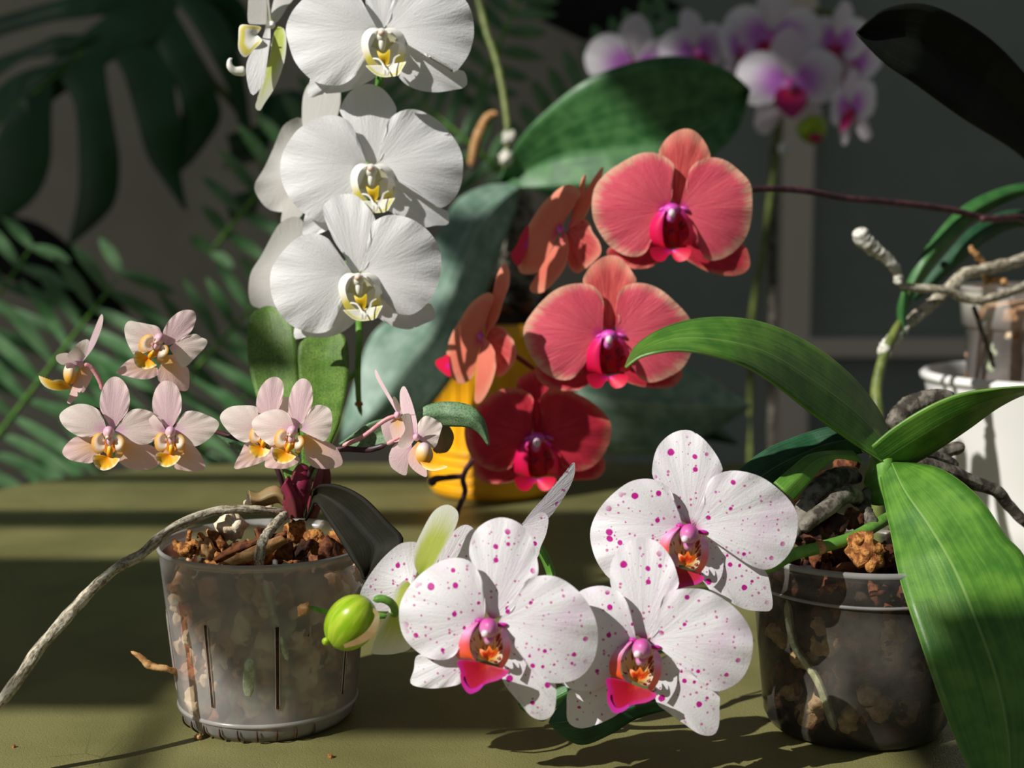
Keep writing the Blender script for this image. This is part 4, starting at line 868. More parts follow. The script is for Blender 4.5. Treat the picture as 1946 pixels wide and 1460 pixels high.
flower(white, CB, 'white', (420, 520), WY+.03, [
  ('petal', (440, 500), [(510, 260), (515, 170), (490, 125), (440, 110), (360, 150), (310, 220), (230, 370), (163, 480), (146, 600), (160, 680), (190, 708), (300, 720), (400, 650)], 'white_back', dict(bulge=.004)),
  ('petal', (480, 500), [(560, 300), (650, 350), (650, 500), (560, 600)], 'white_back', dict(off=.01)),
  ('lateral_sepal', (430, 560), [(380, 620), (360, 700), (420, 720), (480, 650)], 'white_back', {})], lip=False)
flower(white, CA, 'white', (300, 165), WY-.0, [
  ('dorsal_sepal', (300, 160), [(180, 160), (143, 140), (145, 0), (160, -160), (230, -220), (275, -60), (285, 80)], 'white_back', dict(tip=-.004)),
  ('petal', (300, 170), [(300, 60), (340, -60), (430, -120), (450, -20), (420, 20), (350, 130)], 'white_back', dict(tip=.014, off=.004)),
  ('petal', (290, 175), [(262, -40), (268, 60), (262, 160), (230, 270), (160, 355), (131, 440), (143, 560), (175, 630), (235, 565), (262, 460), (280, 340), (292, 250)], 'white', dict(tip=-.018, bulge=-.006, off=-.003)),
  ('lateral_sepal', (340, 175), [(380, 190), (397, 260), (385, 400), (330, 560), (255, 680), (220, 733), (192, 695), (240, 580), (285, 420), (300, 260)], 'green_sepal', dict(tip=-.004, bulge=-.004, off=-.002)),
  ('lip_side_lobe', (200, 230), [(230, 180), (150, 165), (90, 170), (80, 250), (82, 330), (125, 378), (180, 330), (235, 270)], 'lipw_lobe', dict(off=-.012, bulge=-.004)),
 ], lip=False)
mb = MB(); tube(mb, [P(430+130/3.476, 470/3.476, WY-.01), P(430+60/3.476, 468/3.476, WY-.012), P(430+25/3.476, 440/3.476, WY-.014), P(430+22/3.476, 400/3.476, WY-.014), P(430+40/3.476, 385/3.476, WY-.014)], [.0035, .003, .0022, .001], M['col_white'], 24, 8); mb.build('lip_tendril', white)
mb = MB(); tube(mb, [P(760, -120, WY+.03), P(735, 0, WY+.02), P(722, 150, WY+.02), P(705, 300, WY+.025), P(690, 450, WY+.03), P(682, 560, WY+.02), P(683, 640, WY+.0), P(680, 700, WY), P(682, 765, WY), P(688, 792, WY)], [.003, .003, .003, .0028, .0028, .0026, .0024, .0018], M['stem_green'], 90, 10); mb.build('flower_spike', white)
mb = MB(); blob(mb, (682, 768), 8, 6, M['root_tan'], bez(WY), rd=.003); mb.build('spike_node', white)
mb = MB(); tube(mb, [P(681, 700, WY), P(672, 712, WY+.002), P(660, 722, WY+.005), P(655, 728, WY+.008)], .0022, M['stem_green'], 14, 8); mb.build('pedicel', white)
for a, b in (((545, 45), (725, 60)), ((560, 330), (700, 330)), ((560, 520), (690, 500)), ((716, 150), (735, 60))):
    mb = MB(); tube(mb, [P(a[0], a[1], WY+.015), P((a[0]+b[0])/2, (a[1]+b[1])/2-8, WY+.04), P(b[0], b[1], WY+.025)], .0018, M['stem_green'], 20, 8); mb.build('pedicel', white)

# ================================================================ RED ORCHID (plant and pot at far right, its spike arching left)
RY = 1.02
r1 = (820, 230, 3.0406); r2 = (820, 460, 2.919)
BX, BY = P(1975, 700, 1.25).x, 1.25
red = thing('potted_orchid', (BX, BY, .07), 'coral red orchid on a dark arching spike, its clear pot inside the white planter', 'orchid')
REDPE = dict(off=-.001, tip=.003, bulge=-.005, ruf=.002, camber=.002)
flower(red, r1, 'red', (1390, 525), RY-.02, five('red', 'red_deep', 'red_sepal',
  ((1420, 500), [(1385, 440), (1395, 340), (1400, 260), (1350, 205), (1312, 180), (1350, 110), (1410, 60), (1480, 44), (1540, 72), (1590, 140), (1610, 210), (1550, 250), (1488, 310), (1472, 420)]),
  ((1370, 510), [(1390, 430), (1392, 330), (1405, 262), (1360, 213), (1290, 183), (1200, 188), (1100, 238), (1010, 300), (950, 370), (928, 450), (933, 560), (980, 660), (1040, 732), (1120, 777), (1200, 782), (1250, 740), (1275, 650), (1320, 560)]),
  ((1430, 510), [(1480, 450), (1478, 380), (1485, 300), (1530, 238), (1610, 210), (1700, 228), (1780, 288), (1842, 360), (1854, 460), (1847, 580), (1810, 685), (1740, 762), (1660, 802), (1585, 802), (1560, 750), (1540, 650), (1490, 570)]),
  ((1350, 640), [(1270, 640), (1200, 700), (1050, 720), (1011, 765), (1060, 812), (1160, 853), (1260, 847), (1330, 802), (1380, 740)]),
  ((1430, 640), [(1510, 600), (1600, 700), (1700, 750), (1800, 710), (1842, 820), (1800, 882), (1700, 895), (1600, 872), (1520, 832), (1440, 770)]), REDPE), tx=.05)
flower(red, r2, 'red', (985, 535), RY-.035, five('red', 'red_deep', 'red_sepal',
  ((985, 505), [(940, 440), (950, 330), (920, 260), (840, 225), (870, 150), (930, 95), (990, 74), (1050, 88), (1110, 160), (1136, 225), (1060, 255), (1030, 330), (1040, 430)]),
  ((950, 515), [(948, 430), (955, 350), (940, 290), (890, 240), (800, 230), (700, 258), (620, 320), (560, 390), (513, 470), (518, 560), (560, 650), (620, 722), (700, 762), (770, 762), (830, 710), (870, 620), (905, 560)]),
  ((1020, 515), [(1045, 430), (1028, 370), (1035, 290), (1080, 240), (1170, 228), (1260, 258), (1350, 330), (1430, 420), (1455, 500), (1445, 600), (1400, 690), (1330, 742), (1230, 779), (1160, 762), (1120, 700), (1095, 620), (1060, 560)]),
  ((950, 680), [(870, 660), (800, 750), (620, 715), (585, 690), (578, 740), (620, 792), (700, 822), (800, 824), (870, 792), (940, 740)]),
  ((1030, 680), [(1100, 620), (1160, 740), (1250, 770), (1350, 740), (1380, 700), (1389, 750), (1340, 802), (1240, 812), (1140, 797), (1060, 760)]), REDPE), lip_scale=1., tx=.05)
flower(red, r2, 'red', (585, 1105), RY-.015, five('red_deep', 'red_deep', 'red_deep',
  ((590, 1075), [(555, 1010), (560, 900), (520, 820), (470, 800), (490, 750), (560, 712), (600, 700), (645, 760), (655, 820), (610, 850), (620, 950), (625, 1040)]),
  ((555, 1075), [(562, 1000), (552, 930), (568, 880), (530, 830), (450, 808), (360, 828), (280, 890), (208, 960), (183, 1030), (188, 1110), (220, 1192), (290, 1252), (370, 1274), (440, 1252), (482, 1180), (515, 1120)]),
  ((615, 1075), [(640, 1000), (610, 930), (603, 870), (650, 823), (740, 820), (840, 858), (940, 928), (992, 1000), (995, 1080), (960, 1172), (900, 1242), (820, 1272), (740, 1252), (705, 1200), (685, 1140), (650, 1100)]),
  ((560, 1220), [(490, 1200), (430, 1270), (250, 1205), (238, 1270), (270, 1322), (350, 1342), (440, 1332), (520, 1300)]),
  ((630, 1220), [(710, 1200), (800, 1270), (930, 1190), (957, 1210), (964, 1260), (920, 1312), (830, 1322), (740, 1317), (650, 1290)]), REDPE), lip_scale=1., tx=.05, label='lowest red flower on the spike, its shade put into a deeper colour')
flower(red, r1, 'red', (745, 625), RY, [
  ('petal', (740, 630), [(760, 560), (855, 445), (852, 400), (800, 366), (740, 388), (650, 468), (580, 568), (520, 680), (496, 780), (503, 860), (540, 887), (620, 872), (660, 800), (710, 710)], 'red_back', dict(tip=.004, bulge=-.005)),
  ('petal', (785, 620), [(810, 560), (880, 420), (930, 340), (984, 268), (993, 285), (965, 390), (925, 480), (885, 560), (830, 605)], 'red_back', dict(tip=.02)),
  ('dorsal_sepal', (800, 580), [(855, 450), (852, 395), (872, 325), (892, 315), (885, 400), (865, 480)], 'red_back', dict(tip=.01, off=.006)),
  ('lateral_sepal', (765, 635), [(725, 710), (660, 800), (600, 900), (566, 965), (590, 995), (650, 987), (710, 932), (770, 850), (792, 760), (790, 690)], 'red_back', dict(tip=-.006, bulge=-.003)),
  ('lateral_sepal', (790, 625), [(860, 568), (905, 580), (930, 640), (970, 700), (980, 760), (940, 812), (880, 862), (840, 882), (795, 840), (780, 740)], 'red_sepal', dict(off=.004, tip=.006)),
  ('lip_front', (560, 700), [(560, 605), (520, 650), (490, 720), (458, 770), (480, 822), (505, 835), (540, 780)], 'lipr_mid', dict(off=-.003))], lip=False, tx=-.75)
flower(red, r2, 'red', (275, 525), RY, [
  ('petal', (275, 530), [(300, 430), (342, 320), (332, 283), (290, 288), (220, 338), (165, 420), (108, 520), (83, 620), (88, 710), (140, 778), (190, 782), (232, 740), (248, 650)], 'red_back', dict(tip=.004, bulge=-.005)),
  ('petal', (295, 510), [(308, 420), (338, 340), (350, 230), (380, 148), (410, 118), (433, 160), (432, 240), (402, 320), (372, 420), (335, 480)], 'red_back', dict(tip=.016)),
  ('lateral_sepal', (275, 540), [(250, 680), (245, 800), (239, 880), (262, 896), (302, 850), (342, 760), (362, 660), (342, 590), (305, 540)], 'red_back', dict(off=-.002, tip=-.004, bulge=-.003)),
  ('lateral_sepal', (300, 535), [(330, 480), (380, 466), (430, 508), (467, 580), (467, 650), (420, 722), (365, 748), (345, 640)], 'red_sepal', dict(off=.006, tip=.004)),
  ('lip_front', (100, 690), [(95, 628), (60, 640), (22, 662), (32, 695), (60, 722), (105, 748)], 'lipr_mid', dict(off=-.003))], lip=False, tx=-.75)
for pts in ([P(820+780/3.04, 230+640/3.04, RY), P(1110, 470, RY+.02), P(1140, 500, RY+.03)], [P(820+300/2.92, 460+530/2.92, RY+.004), P(970, 670, RY+.02), P(1020, 705, RY+.03)],
            [P(1277, 405, RY), P(1300, 395, RY+.02), P(1330, 370, RY+.03)], [P(1157, 640, RY-.02), P(1150, 600, RY+.01), P(1130, 560, RY+.03)], [P(1020, 835, RY-.01), P(1010, 790, RY+.01), P(1000, 760, RY+.03)]):
    mb = MB(); tube(mb, pts, .002, M['stem_red'], 16, 8); mb.build('pedicel', red)
mb = MB(); tube(mb, [P(1990, 470, 1.24), P(1946, 416, 1.2), P(1880, 416, 1.18), P(1810, 400, 1.16), P(1705, 386, 1.13), P(1600, 376, 1.11), P(1520, 362, 1.09), P(1430, 360, 1.07), P(1330, 380, RY+.035), P(1220, 430, RY+.03), P(1130, 530, RY+.03), P(1060, 640, RY+.03), P(1000, 740, RY+.03), P(940, 820, RY+.03), P(905, 865, RY+.02), P(880, 905, RY+.01), P(884, 935, RY), P(872, 965, RY), P(868, 990, RY)],
     [.0032, .0030, .0028, .0026, .0026, .0024, .0024, .0022, .002], M['stem_purple'], 150, 10, lump=.12); mb.build('flower_spike', red)
mb = MB(); tube(mb, [P(884, 905, RY+.01), P(850, 908, RY+.008), P(825, 912, RY+.006), P(822, 925, RY+.006)], [.0022, .002, .0035], M['stem_purple'], 20, 8); mb.build('spike_branch', red)
for x, y in ((1705, 386), (1520, 361), (1870, 416)):
    mb = MB(); blob(mb, (x, y), 9, 7, M['stem_purple'], bez(1.14), rd=.004); mb.build('spike_node', red)
# clear pot of the red orchid
CR = .066; zt = P(1900, 545, BY).z
mb = MB(); lathe(mb, (BX, BY), [(.001, .07), (CR*.82, .07), (CR*.88, .11), (CR*.97, zt-.035), (CR*1.02, zt-.034), (CR*1.06, zt-.001), (CR*1.04, zt)], M['clear'], 72); mb.build('pot', red)
mb = MB(); lathe(mb, (BX, BY), [(CR*1.05, zt-.003), (CR*1.085, zt-.002), (CR*1.08, zt+.001), (CR*1.04, zt+.0005)], M['clear_rim'], 72); mb.build('rim', red)
mb = MB(); random.seed(9)
lathe(mb, (BX, BY), [(.001, .075), (CR*.75, .075), (CR*.88, zt-.018), (.001, zt-.010)], M['bark_light'], 30)
for i in range(170):
    z = random.uniform(.09, zt-.012); f = random.uniform(0, 2*PI)
    chunk(mb, rp(CR*(.80+.14*(z-.07)/.15)-.003, f, BX, BY, z), random.uniform(.004, .008), random.choice([M['bark_light'], M['root_green'], M['husk'], M['bark_red'], M['pumice'], M['root_green']]), i, n=5)
o = mb.build('bark_mix', red); o['kind'] = 'stuff'
def leafr(A, B, mat, Y=1.2, **k): return leaf(red, A, B, mat, Y, **k)
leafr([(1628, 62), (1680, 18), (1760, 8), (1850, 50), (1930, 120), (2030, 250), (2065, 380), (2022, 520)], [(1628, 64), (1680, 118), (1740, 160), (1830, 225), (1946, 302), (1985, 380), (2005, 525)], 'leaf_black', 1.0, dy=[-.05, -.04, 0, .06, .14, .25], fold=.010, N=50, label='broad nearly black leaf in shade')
leafr([(1715, 640), (1705, 590), (1722, 540), (1760, 470), (1820, 400), (1890, 362), (1960, 350), (2030, 380), (2022, 520)], [(1716, 642), (1720, 600), (1745, 545), (1790, 480), (1850, 420), (1910, 385), (1960, 372), (2012, 400), (2005, 520)], 'leaf_mid', 1.16, dy=[0, 0, .02, .05, .09], fold=-.005, N=50)
leafr([(1735, 570), (1760, 530), (1800, 480), (1850, 430), (1920, 400), (1990, 420), (2012, 530)], [(1740, 572), (1775, 545), (1820, 505), (1870, 462), (1930, 432), (1975, 445), (2000, 535)], 'leaf_deep', 1.18, dy=[0, .01, .03, .07], fold=-.004)
for pts, r, m in (([P(1990, 520, 1.2), P(1946, 545, 1.17), P(1880, 568, 1.14), P(1840, 570, 1.13), P(1800, 553, 1.12), P(1740, 548, 1.11), P(1708, 543, 1.10)], [.003, .0035, .0035, .0032, .0035], 'root'),
                  ([P(1708, 543, 1.10), P(1706, 520, 1.10), P(1695, 502, 1.095), P(1672, 480, 1.09), P(1642, 458, 1.085), P(1634, 436, 1.08)], [.0035, .004, .0042, .0052, .0062, .0062], 'root_white'),
                  ([P(2000, 470, 1.22), P(1946, 492, 1.19), P(1880, 510, 1.165), P(1835, 520, 1.15), P(1812, 540, 1.14), P(1775, 572, 1.13), P(1745, 600, 1.12), P(1720, 620, 1.11)], [.004, .0048, .005, .0048], 'root'),
                  ([P(1722, 618, 1.11), P(1705, 635, 1.105), P(1688, 655, 1.10), P(1680, 666, 1.095), P(1690, 672, 1.09)], [.0045, .005, .0055, .006], 'root_white'),
                  ([P(1880, 540, 1.17), P(1870, 520, 1.17), P(1868, 500, 1.165), P(1850, 480, 1.16), P(1845, 466, 1.16)], [.003, .0022, .003, .0018], 'root_tan'),
                  ([P(1870, 535, 1.17), P(1895, 532, 1.17), P(1915, 540, 1.17)], .003, 'root_tan'),
                  ([P(1850, 580, 1.165), P(1870, 640, 1.17), P(1890, 700, 1.18)], .002, 'root_dark')):
    mb = MB(); tube(mb, pts, r, M[m], 50, 12, lump=.3, amp=.0008); mb.build('aerial_root', red)
mb = MB(); tube(mb, [P(2010, 560, 1.25), P(2010, 500, 1.25), P(2000, 450, 1.25)], [.010, .012, .008], M['stem_green'], 16, 12); mb.build('crown', red)
# white planter around it
pl = thing('planter', (BX, BY, 0), 'tall white ceramic planter at the right edge of the table', 'planter')
zr = P(1900, 712, BY).z; PR = .098
mb = MB(); lathe(mb, (BX, BY), [(.001, .0005), (PR*.60, .0005), (PR*.66, .006), (PR*.72, .04), (PR*.82, .09), (PR*.94, zr-.03), (PR, zr-.004), (PR+.001, zr), (PR-.003, zr+.001), (PR-.007, zr-.006), (PR*.86, zr-.03), (PR*.72, .06), (.001, .058)], M['planter'], 96)
mb.build('planter_body', pl)
mb = MB(); lathe(mb, (BX, BY), [(PR-.002, zr-.006), (PR+.003, zr-.004), (PR+.0035, zr), (PR, zr+.003), (PR-.005, zr+.002), (PR-.006, zr-.004)], M['planter'], 96); mb.build('planter_rim', pl)

# ================================================================ ORCHID IN THE YELLOW BASKET (middle, out of focus)
YY = 1.56; YX = P(936, 930, YY).x
yel = thing('potted_orchid', (YX, YY, 0), 'large leafy orchid in a yellow slotted plastic pot behind the red flowers', 'orchid')
HZ = P(935, 610, YY).z; YR = .069
mb = MB(); lathe(mb, (YX, YY), [(.001, .002), (YR*.95, .002), (YR, .008), (YR*.99, .02), (YR*.985, .04), (YR*.95, .055), (YR*.93, HZ-.02), (YR*.96, HZ-.018), (YR*1.0, HZ), (YR*.94, HZ), (YR*.9, HZ-.02), (YR*.88, .06)], M['yellow'], 64)
ypot = mb.build('pot', yel)
for k in range(26):
    f = 2*PI*k/26
    if math.sin(f) > .35: continue
    mb = MB(); tube(mb, [rp(YR*.945, f, YX, YY, .05), rp(YR*.94, f, YX, YY, .12), rp(YR*.93, f, YX, YY, HZ-.02)], .0022, M['yellow'], 10, 6); mb.build('rib', ypot)
for zz in (.012, .022, .032, .042, .052):
    mb = MB(); lathe(mb, (YX, YY), [(YR*.98, zz-.0015), (YR*1.015, zz-.001), (YR*1.015, zz+.001), (YR*.98, zz+.0015)], M['yellow'], 64); mb.build('band', ypot)
mb = MB(); random.seed(3); lathe(mb, (YX, YY), [(YR*.9, HZ-.01), (YR*.5, HZ+.02), (.001, HZ+.03)], M['soil'], 24)
for i in range(40): chunk(mb, rp(random.uniform(.01, YR*.8), random.uniform(0, 6.28), YX, YY, HZ+random.uniform(0, .04)), random.uniform(.006, .012), random.choice([M['bark_dark'], M['bark'], M['soil']]), i, n=6)
o = mb.build('bark_mix', yel); o['kind'] = 'stuff'
mb = MB(); tube(mb, [P(985, 600, YY), P(990, 520, YY), P(985, 430, YY), P(975, 350, YY)], [.03, .022, .02, .012], M['root_dark'], 30, 14, lump=.5); mb.build('stem', yel)
leaf(yel, [(948, 345), (975, 285), (1020, 228), (1110, 155), (1210, 116), (1300, 107), (1380, 132), (1425, 170)], [(955, 352), (1010, 358), (1080, 358), (1170, 350), (1260, 335), (1340, 305), (1400, 250), (1425, 172)], 'leaf_big', YY, dy=[0, -.03, -.05, -.06, -.06, -.05], fold=.012, N=50, C=15, mid=[(950, 348), (1000, 325), (1070, 295), (1160, 285), (1250, 275), (1330, 250), (1390, 210), (1425, 171)])
leaf(yel, [(985, 352), (930, 352), (870, 380), (835, 440), (800, 520), (755, 590), (705, 640), (680, 710), (655, 790), (648, 850)], [(990, 358), (980, 400), (958, 460), (930, 540), (900, 620), (870, 700), (820, 770), (770, 815), (700, 845), (650, 855)], 'leaf_blue', YY, dy=[0, -.05, -.09, -.12, -.14, -.16, -.17], fold=-.02, N=56, C=15)
leaf(yel, [(990, 690), (1060, 670), (1150, 665), (1260, 680), (1350, 720), (1425, 770)], [(990, 740), (1060, 800), (1130, 852), (1210, 865), (1310, 845), (1425, 775)], 'leaf_blue', YY+.02, dy=[0, -.02, -.03, -.02, 0], fold=-.015, N=44, C=13)
leaf(yel, [(1000, 560), (1080, 600), (1180, 680), (1300, 760), (1400, 840)], [(990, 640), (1060, 690), (1150, 760), (1270, 820), (1400, 845)], 'leaf_deep', YY+.05, dy=0, fold=-.015)
mb = MB(); tube(mb, [P(958, 330, YY), P(966, 275, YY), P(960, 200, YY+.02), P(945, 120, YY+.04), P(925, 60, YY+.06), P(900, -40, YY+.08)], .004, M['stem_olive'], 40, 8); mb.build('flower_spike', yel)
mb = MB(); tube(mb, [P(895, 320, YY+.05), P(905, 270, YY+.05), P(925, 225, YY+.05), P(945, 215, YY+.04)], [.005, .006, .004], M['root_tan'], 20, 8); mb.build('aerial_root', yel)
for x, y in ((962, 300), (968, 262)):
    mb = MB(); chunk(mb, P(x, y, YY-.01), .008, M['root_white'], x, n=8); mb.build('root_tip', yel)

# ================================================================ BACKGROUND: LILAC ORCHID, MONSTERA, PALM
def gflower(parent, cx, cy, Y, size, yaw=0, pitch=0, roll=0):
    """generic moth orchid flower in true 3D, size = half width in metres"""
    o3 = P(cx, cy, Y); R = Matrix.Rotation(yaw, 3, 'Z') @ Matrix.Rotation(pitch, 3, 'X') @ Matrix.Rotation(roll, 3, 'Y')
    mp = lambda x, y, o: o3 + R @ Vector((x*size, o*1., -y*size))
    cm = MB(); blob(cm, (0, 0), .09, .12, M['col_mag'], mp, rd=size*.1, off=-size*.1, n=8)
    fo = cm.build('flower', parent, o3)
    D = [(-.2, -.1), (-.36, -.5), (-.28, -.85), (0, -1.05), (.28, -.85), (.36, -.5), (.2, -.1)]
    def sd(s): return [(s*.15, -.2), (s*.3, -.55), (s*.62, -.62), (s*.92, -.42), (s*1.0, -.05), (s*.8, .3), (s*.45, .38), (s*.15, .15)]
    def lt(s): return [(s*.35, .1), (s*.6, .45), (s*.62, .8), (s*.42, .92), (s*.2, .7), (s*.02, .3)]
    for nm, pts, mat, of in (('dorsal_sepal', D, 'bg_sepal', .06), ('lateral_sepal', lt(-1), 'bg_sepal', .06), ('lateral_sepal', lt(1), 'bg_sepal', .06), ('petal', sd(-1), 'bg_petal', 0), ('petal', sd(1), 'bg_petal', 0)):
        mb = MB(); fan(mb, (0, 0), pts, M[mat], mp, off=of*size, tip=.05*size, bulge=-.06*size, ruf=.04*size, K=36, S=8); mb.build(nm, fo, o3)
    mb = MB(); fan(mb, (0, .05), [(-.25, .1), (-.3, .35), (-.12, .55), (0, .62), (.12, .55), (.3, .35), (.25, .1)], M['bg_lip'], mp, off=-.08*size, tip=-.25*size, bulge=.1*size, K=30, S=7); mb.build('lip', fo, o3)
    return fo
GYD = 2.05; gs = GYD/FPX
lil = thing('orchid', P(1470, 640, GYD), 'white and lilac orchid with magenta lips standing out of focus at the back', 'orchid')
lil.location.z = -.75+.0; WO[lil] = Vector(lil.location)
for (x, y, s, yw, pt, rl) in ((1204, 128, 78, .2, .1, .05), (1322, 100, 66, .5, 0, -.2), (1405, 95, 60, .9, 0, .1), (1466, 72, 78, -.1, .15, .05), (1500, 160, 84, 0, .1, -.04), (1592, 80, 62, -1.0, 0, .15), (1618, 205, 58, -1.15, 0, -.1), (1625, 120, 52, -1.0, 0, .2)):
    gflower(lil, x, y, GYD+(y-120)*-.0006+random.uniform(-.02, .02), s*gs*1.18, yw, pt, rl)
mb = MB(); blob(mb, (1545, 245), 30, 27, M['bud'], bez(GYD), rd=.02, lump=.2); blob(mb, (1550, 262), 14, 10, M['bg_lip'], bez(GYD-.012), rd=.012); mb.build('flower_bud', lil)
mb = MB(); tube(mb, [P(1620, 60, GYD+.06), P(1560, 20, GYD+.06), P(1500, 70, GYD+.06), P(1486, 180, GYD+.04), P(1478, 250, GYD+.02), P(1470, 330, GYD), P(1450, 480, GYD), P(1430, 600, GYD), P(1425, 800, GYD)], .005, M['stem_olive'], 60, 8); mb.build('flower_spike', lil)
mb = MB(); tube(mb, [P(1470, 260, GYD+.01), P(1468, 500, GYD+.01), P(1466, 900, GYD+.01)], .006, M['root_dark'], 30, 8); mb.build('support_stake', lil)
mb = MB(); blob(mb, (1490, 283), 12, 14, M['matte_white'], bez(GYD-.01), rd=.008); mb.build('stake_clip', lil)
pz = -.75; px_, py_ = P(1440, 800, GYD).x, GYD
mb = MB(); lathe(mb, (px_, py_), [(.001, pz+.0), (.09, pz), (.12, pz+.35), (.125, pz+.36), (.115, pz+.36), (.10, pz+.33), (.001, pz+.33)], M['planter'], 40); mb.build('pot', lil)
for k in range(4):
    a = k*1.6; b = Vector((px_, py_, pz+.34)); mb = MB(); rows = []; uvs = []
    for i in range(14):
        t = i/13; c = b+Vector((math.cos(a)*.25*t, math.sin(a)*.25*t, .22*t-.2*t*t)); wdt = .045*math.sin(PI*min(1, t*.85+.12))
        rows.append([c+Vector((-math.sin(a)*wdt*u, math.cos(a)*wdt*u, abs(u)*.012)) for u in (-1, -.5, 0, .5, 1)]); uvs.append([((u+1)/2, t) for u in (-1, -.5, 0, .5, 1)])
    mb.grid(rows, M['leaf_deep'], uvs); mb.build('leaf', lil, solid=.003)
mb = MB(); tube(mb, [P(1425, 800, GYD), Vector((px_, py_, pz+.33))], .005, M['stem_olive'], 12, 8); mb.build('flower_spike', lil)

MY = 2.45
mon = thing('monstera', P(300, 900, MY), 'dark green split-leaf monstera with holes in its leaves at the far left', 'plant')
mon.location.z = -.75; WO[mon] = Vector(mon.location)
def lobes(Y, L, mat='monstera', tilt=0):
    mb = MB()
    for A, B in L:
        strip(mb, [(x/3.042, y/3.042) for x, y in A], [(x/3.042, y/3.042) for x, y in B], M[mat], bez(Y), dy=[0, -.01, 0, .03, .07], camber=.006, N=24, C=7)
    return mb.build('leaf', mon)
lobes(MY, [
 ([(140, 520), (0, 760), (-60, 1000), (-60, 1290)], [(310, 430), (298, 700), (290, 950), (200, 1150), (0, 1300)]),
 ([(300, 400), (390, 520), (438, 650), (455, 900), (448, 1150), (385, 1430)], [(600, 270), (622, 500), (660, 720), (692, 950), (648, 1200), (410, 1420)]),
 ([(610, 290), (700, 400), (780, 650), (850, 900), (940, 1040), (1060, 1210)], [(900, 230), (1000, 400), (1020, 600), (1060, 740), (1040, 960), (1085, 1220)]),
 ([(860, 200), (940, 330), (1040, 560), (1042, 740), (990, 1040)], [(1010, 60), (1140, 290), (1245, 520), (1272, 700), (1120, 930)]),
 ([(980, -20), (1100, 120), (1220, 320), (1320, 520), (1380, 720)], [(1120, -60), (1290, 100), (1380, 300), (1420, 500), (1450, 740)]),
 ([(850, -60), (1050, -60), (1250, 60), (1340, 260)], [(1000, -140), (1250, -100), (1430, 60), (1440, 320)]),
 ([(800, -90), (560, -60), (300, 10), (-60, 110)], [(800, 60), (560, 95), (280, 130), (-60, 230)]),
 ([(660, 110), (560, 190), (330, 205), (200, 260), (-60, 350)], [(640, 200), (430, 290), (240, 330), (130, 350), (-60, 480)]),
 ([(500, 270), (370, 360), (200, 390), (60, 450), (-60, 550)], [(360, 420), (240, 490), (130, 560), (60, 660), (-60, 780)]),
 ([(270, 470), (160, 550), (60, 640), (0, 760), (-60, 900)], [(240, 620), (180, 760), (80, 860), (0, 980), (-60, 1080)]),
 ([(900, -90), (700, 30), (560, 130), (400, 260), (200, 430), (0, 620)], [(1060, -40), (940, 200), (720, 310), (500, 450), (310, 580), (80, 760)]),
])
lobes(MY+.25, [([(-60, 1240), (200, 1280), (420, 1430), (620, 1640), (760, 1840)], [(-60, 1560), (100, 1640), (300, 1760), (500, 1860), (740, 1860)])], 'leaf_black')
lobes(MY+.1, [([(1310, 780), (1330, 900), (1280, 980)], [(1560, 700), (1560, 850), (1500, 930)]), ([(1300, 1140), (1330, 1280)], [(1520, 1080), (1480, 1240)]), ([(1500, 560), (1700, 520), (1900, 600)], [(1500, 760), (1700, 820), (1900, 760)])], 'monstera')
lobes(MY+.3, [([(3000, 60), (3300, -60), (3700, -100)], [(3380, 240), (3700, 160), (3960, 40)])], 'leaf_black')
mb = MB(); tube(mb, [P(300, -20, MY+.02), P(200, 60, MY+.01), P(110, 140, MY), P(20, 210, MY)], [.006, .004, .002], M['stem_green'], 30, 8); mb.build('leaf_rib', mon)
mb = MB(); tube(mb, [P(300, -20, MY+.02), P(340, 50, MY+.04), P(400, 150, MY+.08), P(470, 240, MY+.1), P(560, 500, MY+.12), P(600, 900, MY+.1), Vector((P(500, 900, MY).x, MY+.1, -.4))], .008, M['stem_olive'], 40, 8); mb.build('stem', mon)
mx = P(500, 900, MY).x
mb = MB(); lathe(mb, (mx, MY+.1), [(.001, -.75), (.13, -.75), (.16, -.40), (.15, -.40), (.001, -.42)], M['planter'], 40); mb.build('pot', mon)

palm = thing('potted_palm', P(350, 900, 1.95), 'feathery green palm with narrow leaflets catching the sun behind the table', 'plant')
palm.location.z = -.75; WO[palm] = Vector(palm.location)
def frond(r0, r1, n, length, wdt, ang0, ang1, Y, both=True, mat='palm', sag=0.):
    """rachis from r0 to r1 in picture units at depth Y with n leaflets a side"""
    k = Y/FPX; mb = MB(); pts = [P(r0[0], r0[1], Y+.02), P((r0[0]+r1[0])/2, (r0[1]+r1[1])/2+sag, Y), P(r1[0], r1[1], Y+.05)]
    tube(mb, pts, [.004, .002], M['stem_green'], 24, 6); c = even(cr(pts, 60), n)
    X = Vector((1, 0, 0)); Z = Vector((0, 0, 1))
    for i, p in enumerate(c):
        for sgn in ((1, -1) if both else (1,)):
            t = i/(n-1); a = math.radians(ang0+(ang1-ang0)*t+random.uniform(-5, 5)); 
            d0 = (c[-1]-c[0]).normalized(); base = math.atan2(d0.z, d0.x)
            aa = base + sgn*a
            d = X*math.cos(aa)+Z*math.sin(aa)+Vector((0, random.uniform(-.25, .15), 0)); L = length*k*(1-.5*abs(2*t-1)**2)*random.uniform(.85, 1.1); nrm = Vector((-math.sin(aa), 0, math.cos(aa)))
            rows, uvs = [], []
            for j in range(8):
                s = j/7; q = p+d*L*s+Vector((0, 0, -.12*L*s*s)); ww = wdt*k*(math.sin(PI*min(1, s*.93+.07))**.7)
                rows.append([q+nrm*ww*u+Vector((0, abs(u)*ww*.5, 0)) for u in (-1, 0, 1)]); uvs.append([((u+1)/2, s) for u in (-1, 0, 1)])
            mb.grid(rows, M[mat], uvs)
    return mb.build('frond', palm)
random.seed(12)
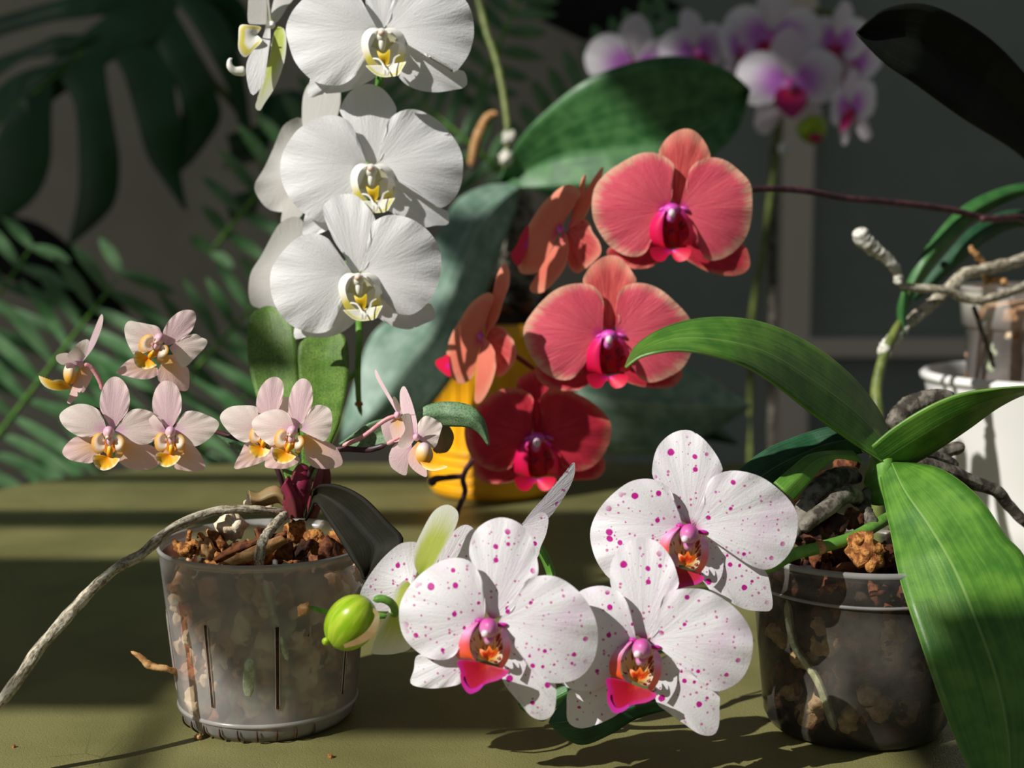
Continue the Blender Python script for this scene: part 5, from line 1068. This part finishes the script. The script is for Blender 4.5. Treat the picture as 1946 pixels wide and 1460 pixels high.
frond((-120, 980), (230, 520), 15, 200, 13, 82, 70, 1.92)
frond((90, 1010), (500, 560), 16, 190, 12, 82, 68, 1.98)
frond((-140, 760), (60, 470), 9, 170, 12, 80, 70, 2.05)
frond((300, 960), (560, 640), 10, 150, 12, 80, 70, 2.05)
frond((400, 480), (640, 180), 9, 120, 12, 80, 65, 2.1)
frond((940, 330), (1260, 30), 13, 90, 14, 78, 62, 2.12)
frond((900, 200), (1010, -60), 9, 90, 12, 75, 55, 2.15)
frond((960, 330), (760, 160), 9, 120, 12, 78, 60, 2.1)
frond((980, 360), (1180, 190), 9, 90, 11, 76, 60, 2.08)
ppx = P(350, 900, 1.95).x
mb = MB(); lathe(mb, (ppx, 2.0), [(.001, -.75), (.11, -.75), (.14, -.45), (.13, -.45), (.001, -.47)], M['wood_dark'], 40); mb.build('pot', palm)
for tx_, ty_ in ((-120, 980), (90, 1010), (300, 960), (950, 340)):
    mb = MB(); e = P(tx_, ty_, 1.98); tube(mb, [Vector((ppx, 2.0, -.47)), Vector(((ppx*2+e.x)/3, 2.03, -.1)), e], .005, M['stem_olive'], 24, 7); mb.build('stalk', palm)

# small strap-leaved plant whose olive stem rises behind the spotted orchid
st = thing('potted_plant', (P(1672, 900, 1.06).x, 1.06, 0), 'slim olive stem rising from a small dark pot behind the spotted orchid', 'plant')
sx_ = P(1672, 900, 1.06).x
mb = MB(); lathe(mb, (sx_, 1.06), [(.001, .0), (.030, .0), (.036, .06), (.033, .06), (.001, .052)], M['wood_dark'], 40); mb.build('pot', st)
mb = MB(); tube(mb, [Vector((sx_, 1.06, .05)), P(1668, 800, 1.07), P(1665, 740, 1.08), P(1678, 680, 1.09), P(1700, 630, 1.10), P(1716, 600, 1.11)], [.006, .0055, .005, .004, .003], M['stem_olive'], 30, 10); mb.build('stem', st)
leaf(st, [(1716, 640), (1706, 600), (1712, 560), (1722, 545)], [(1718, 640), (1722, 605), (1724, 565), (1724, 546)], 'leaf_mid', 1.105, fold=-.002)

# crumbs on the table
for (x, y, r, lab) in ((628, 1441, .0016, 'tiny brown bark crumb on the table in front of the frosted pot'), (26, 1421, .0011, 'tiny pale grit speck on the table near the left edge of the photo')):
    mb = MB(); p = PT(x, y); chunk(mb, p+Vector((0, 0, r*.6)), r, M['husk'], x, n=6); tag(mb.build('bark_crumb', None, p), lab, 'crumb')
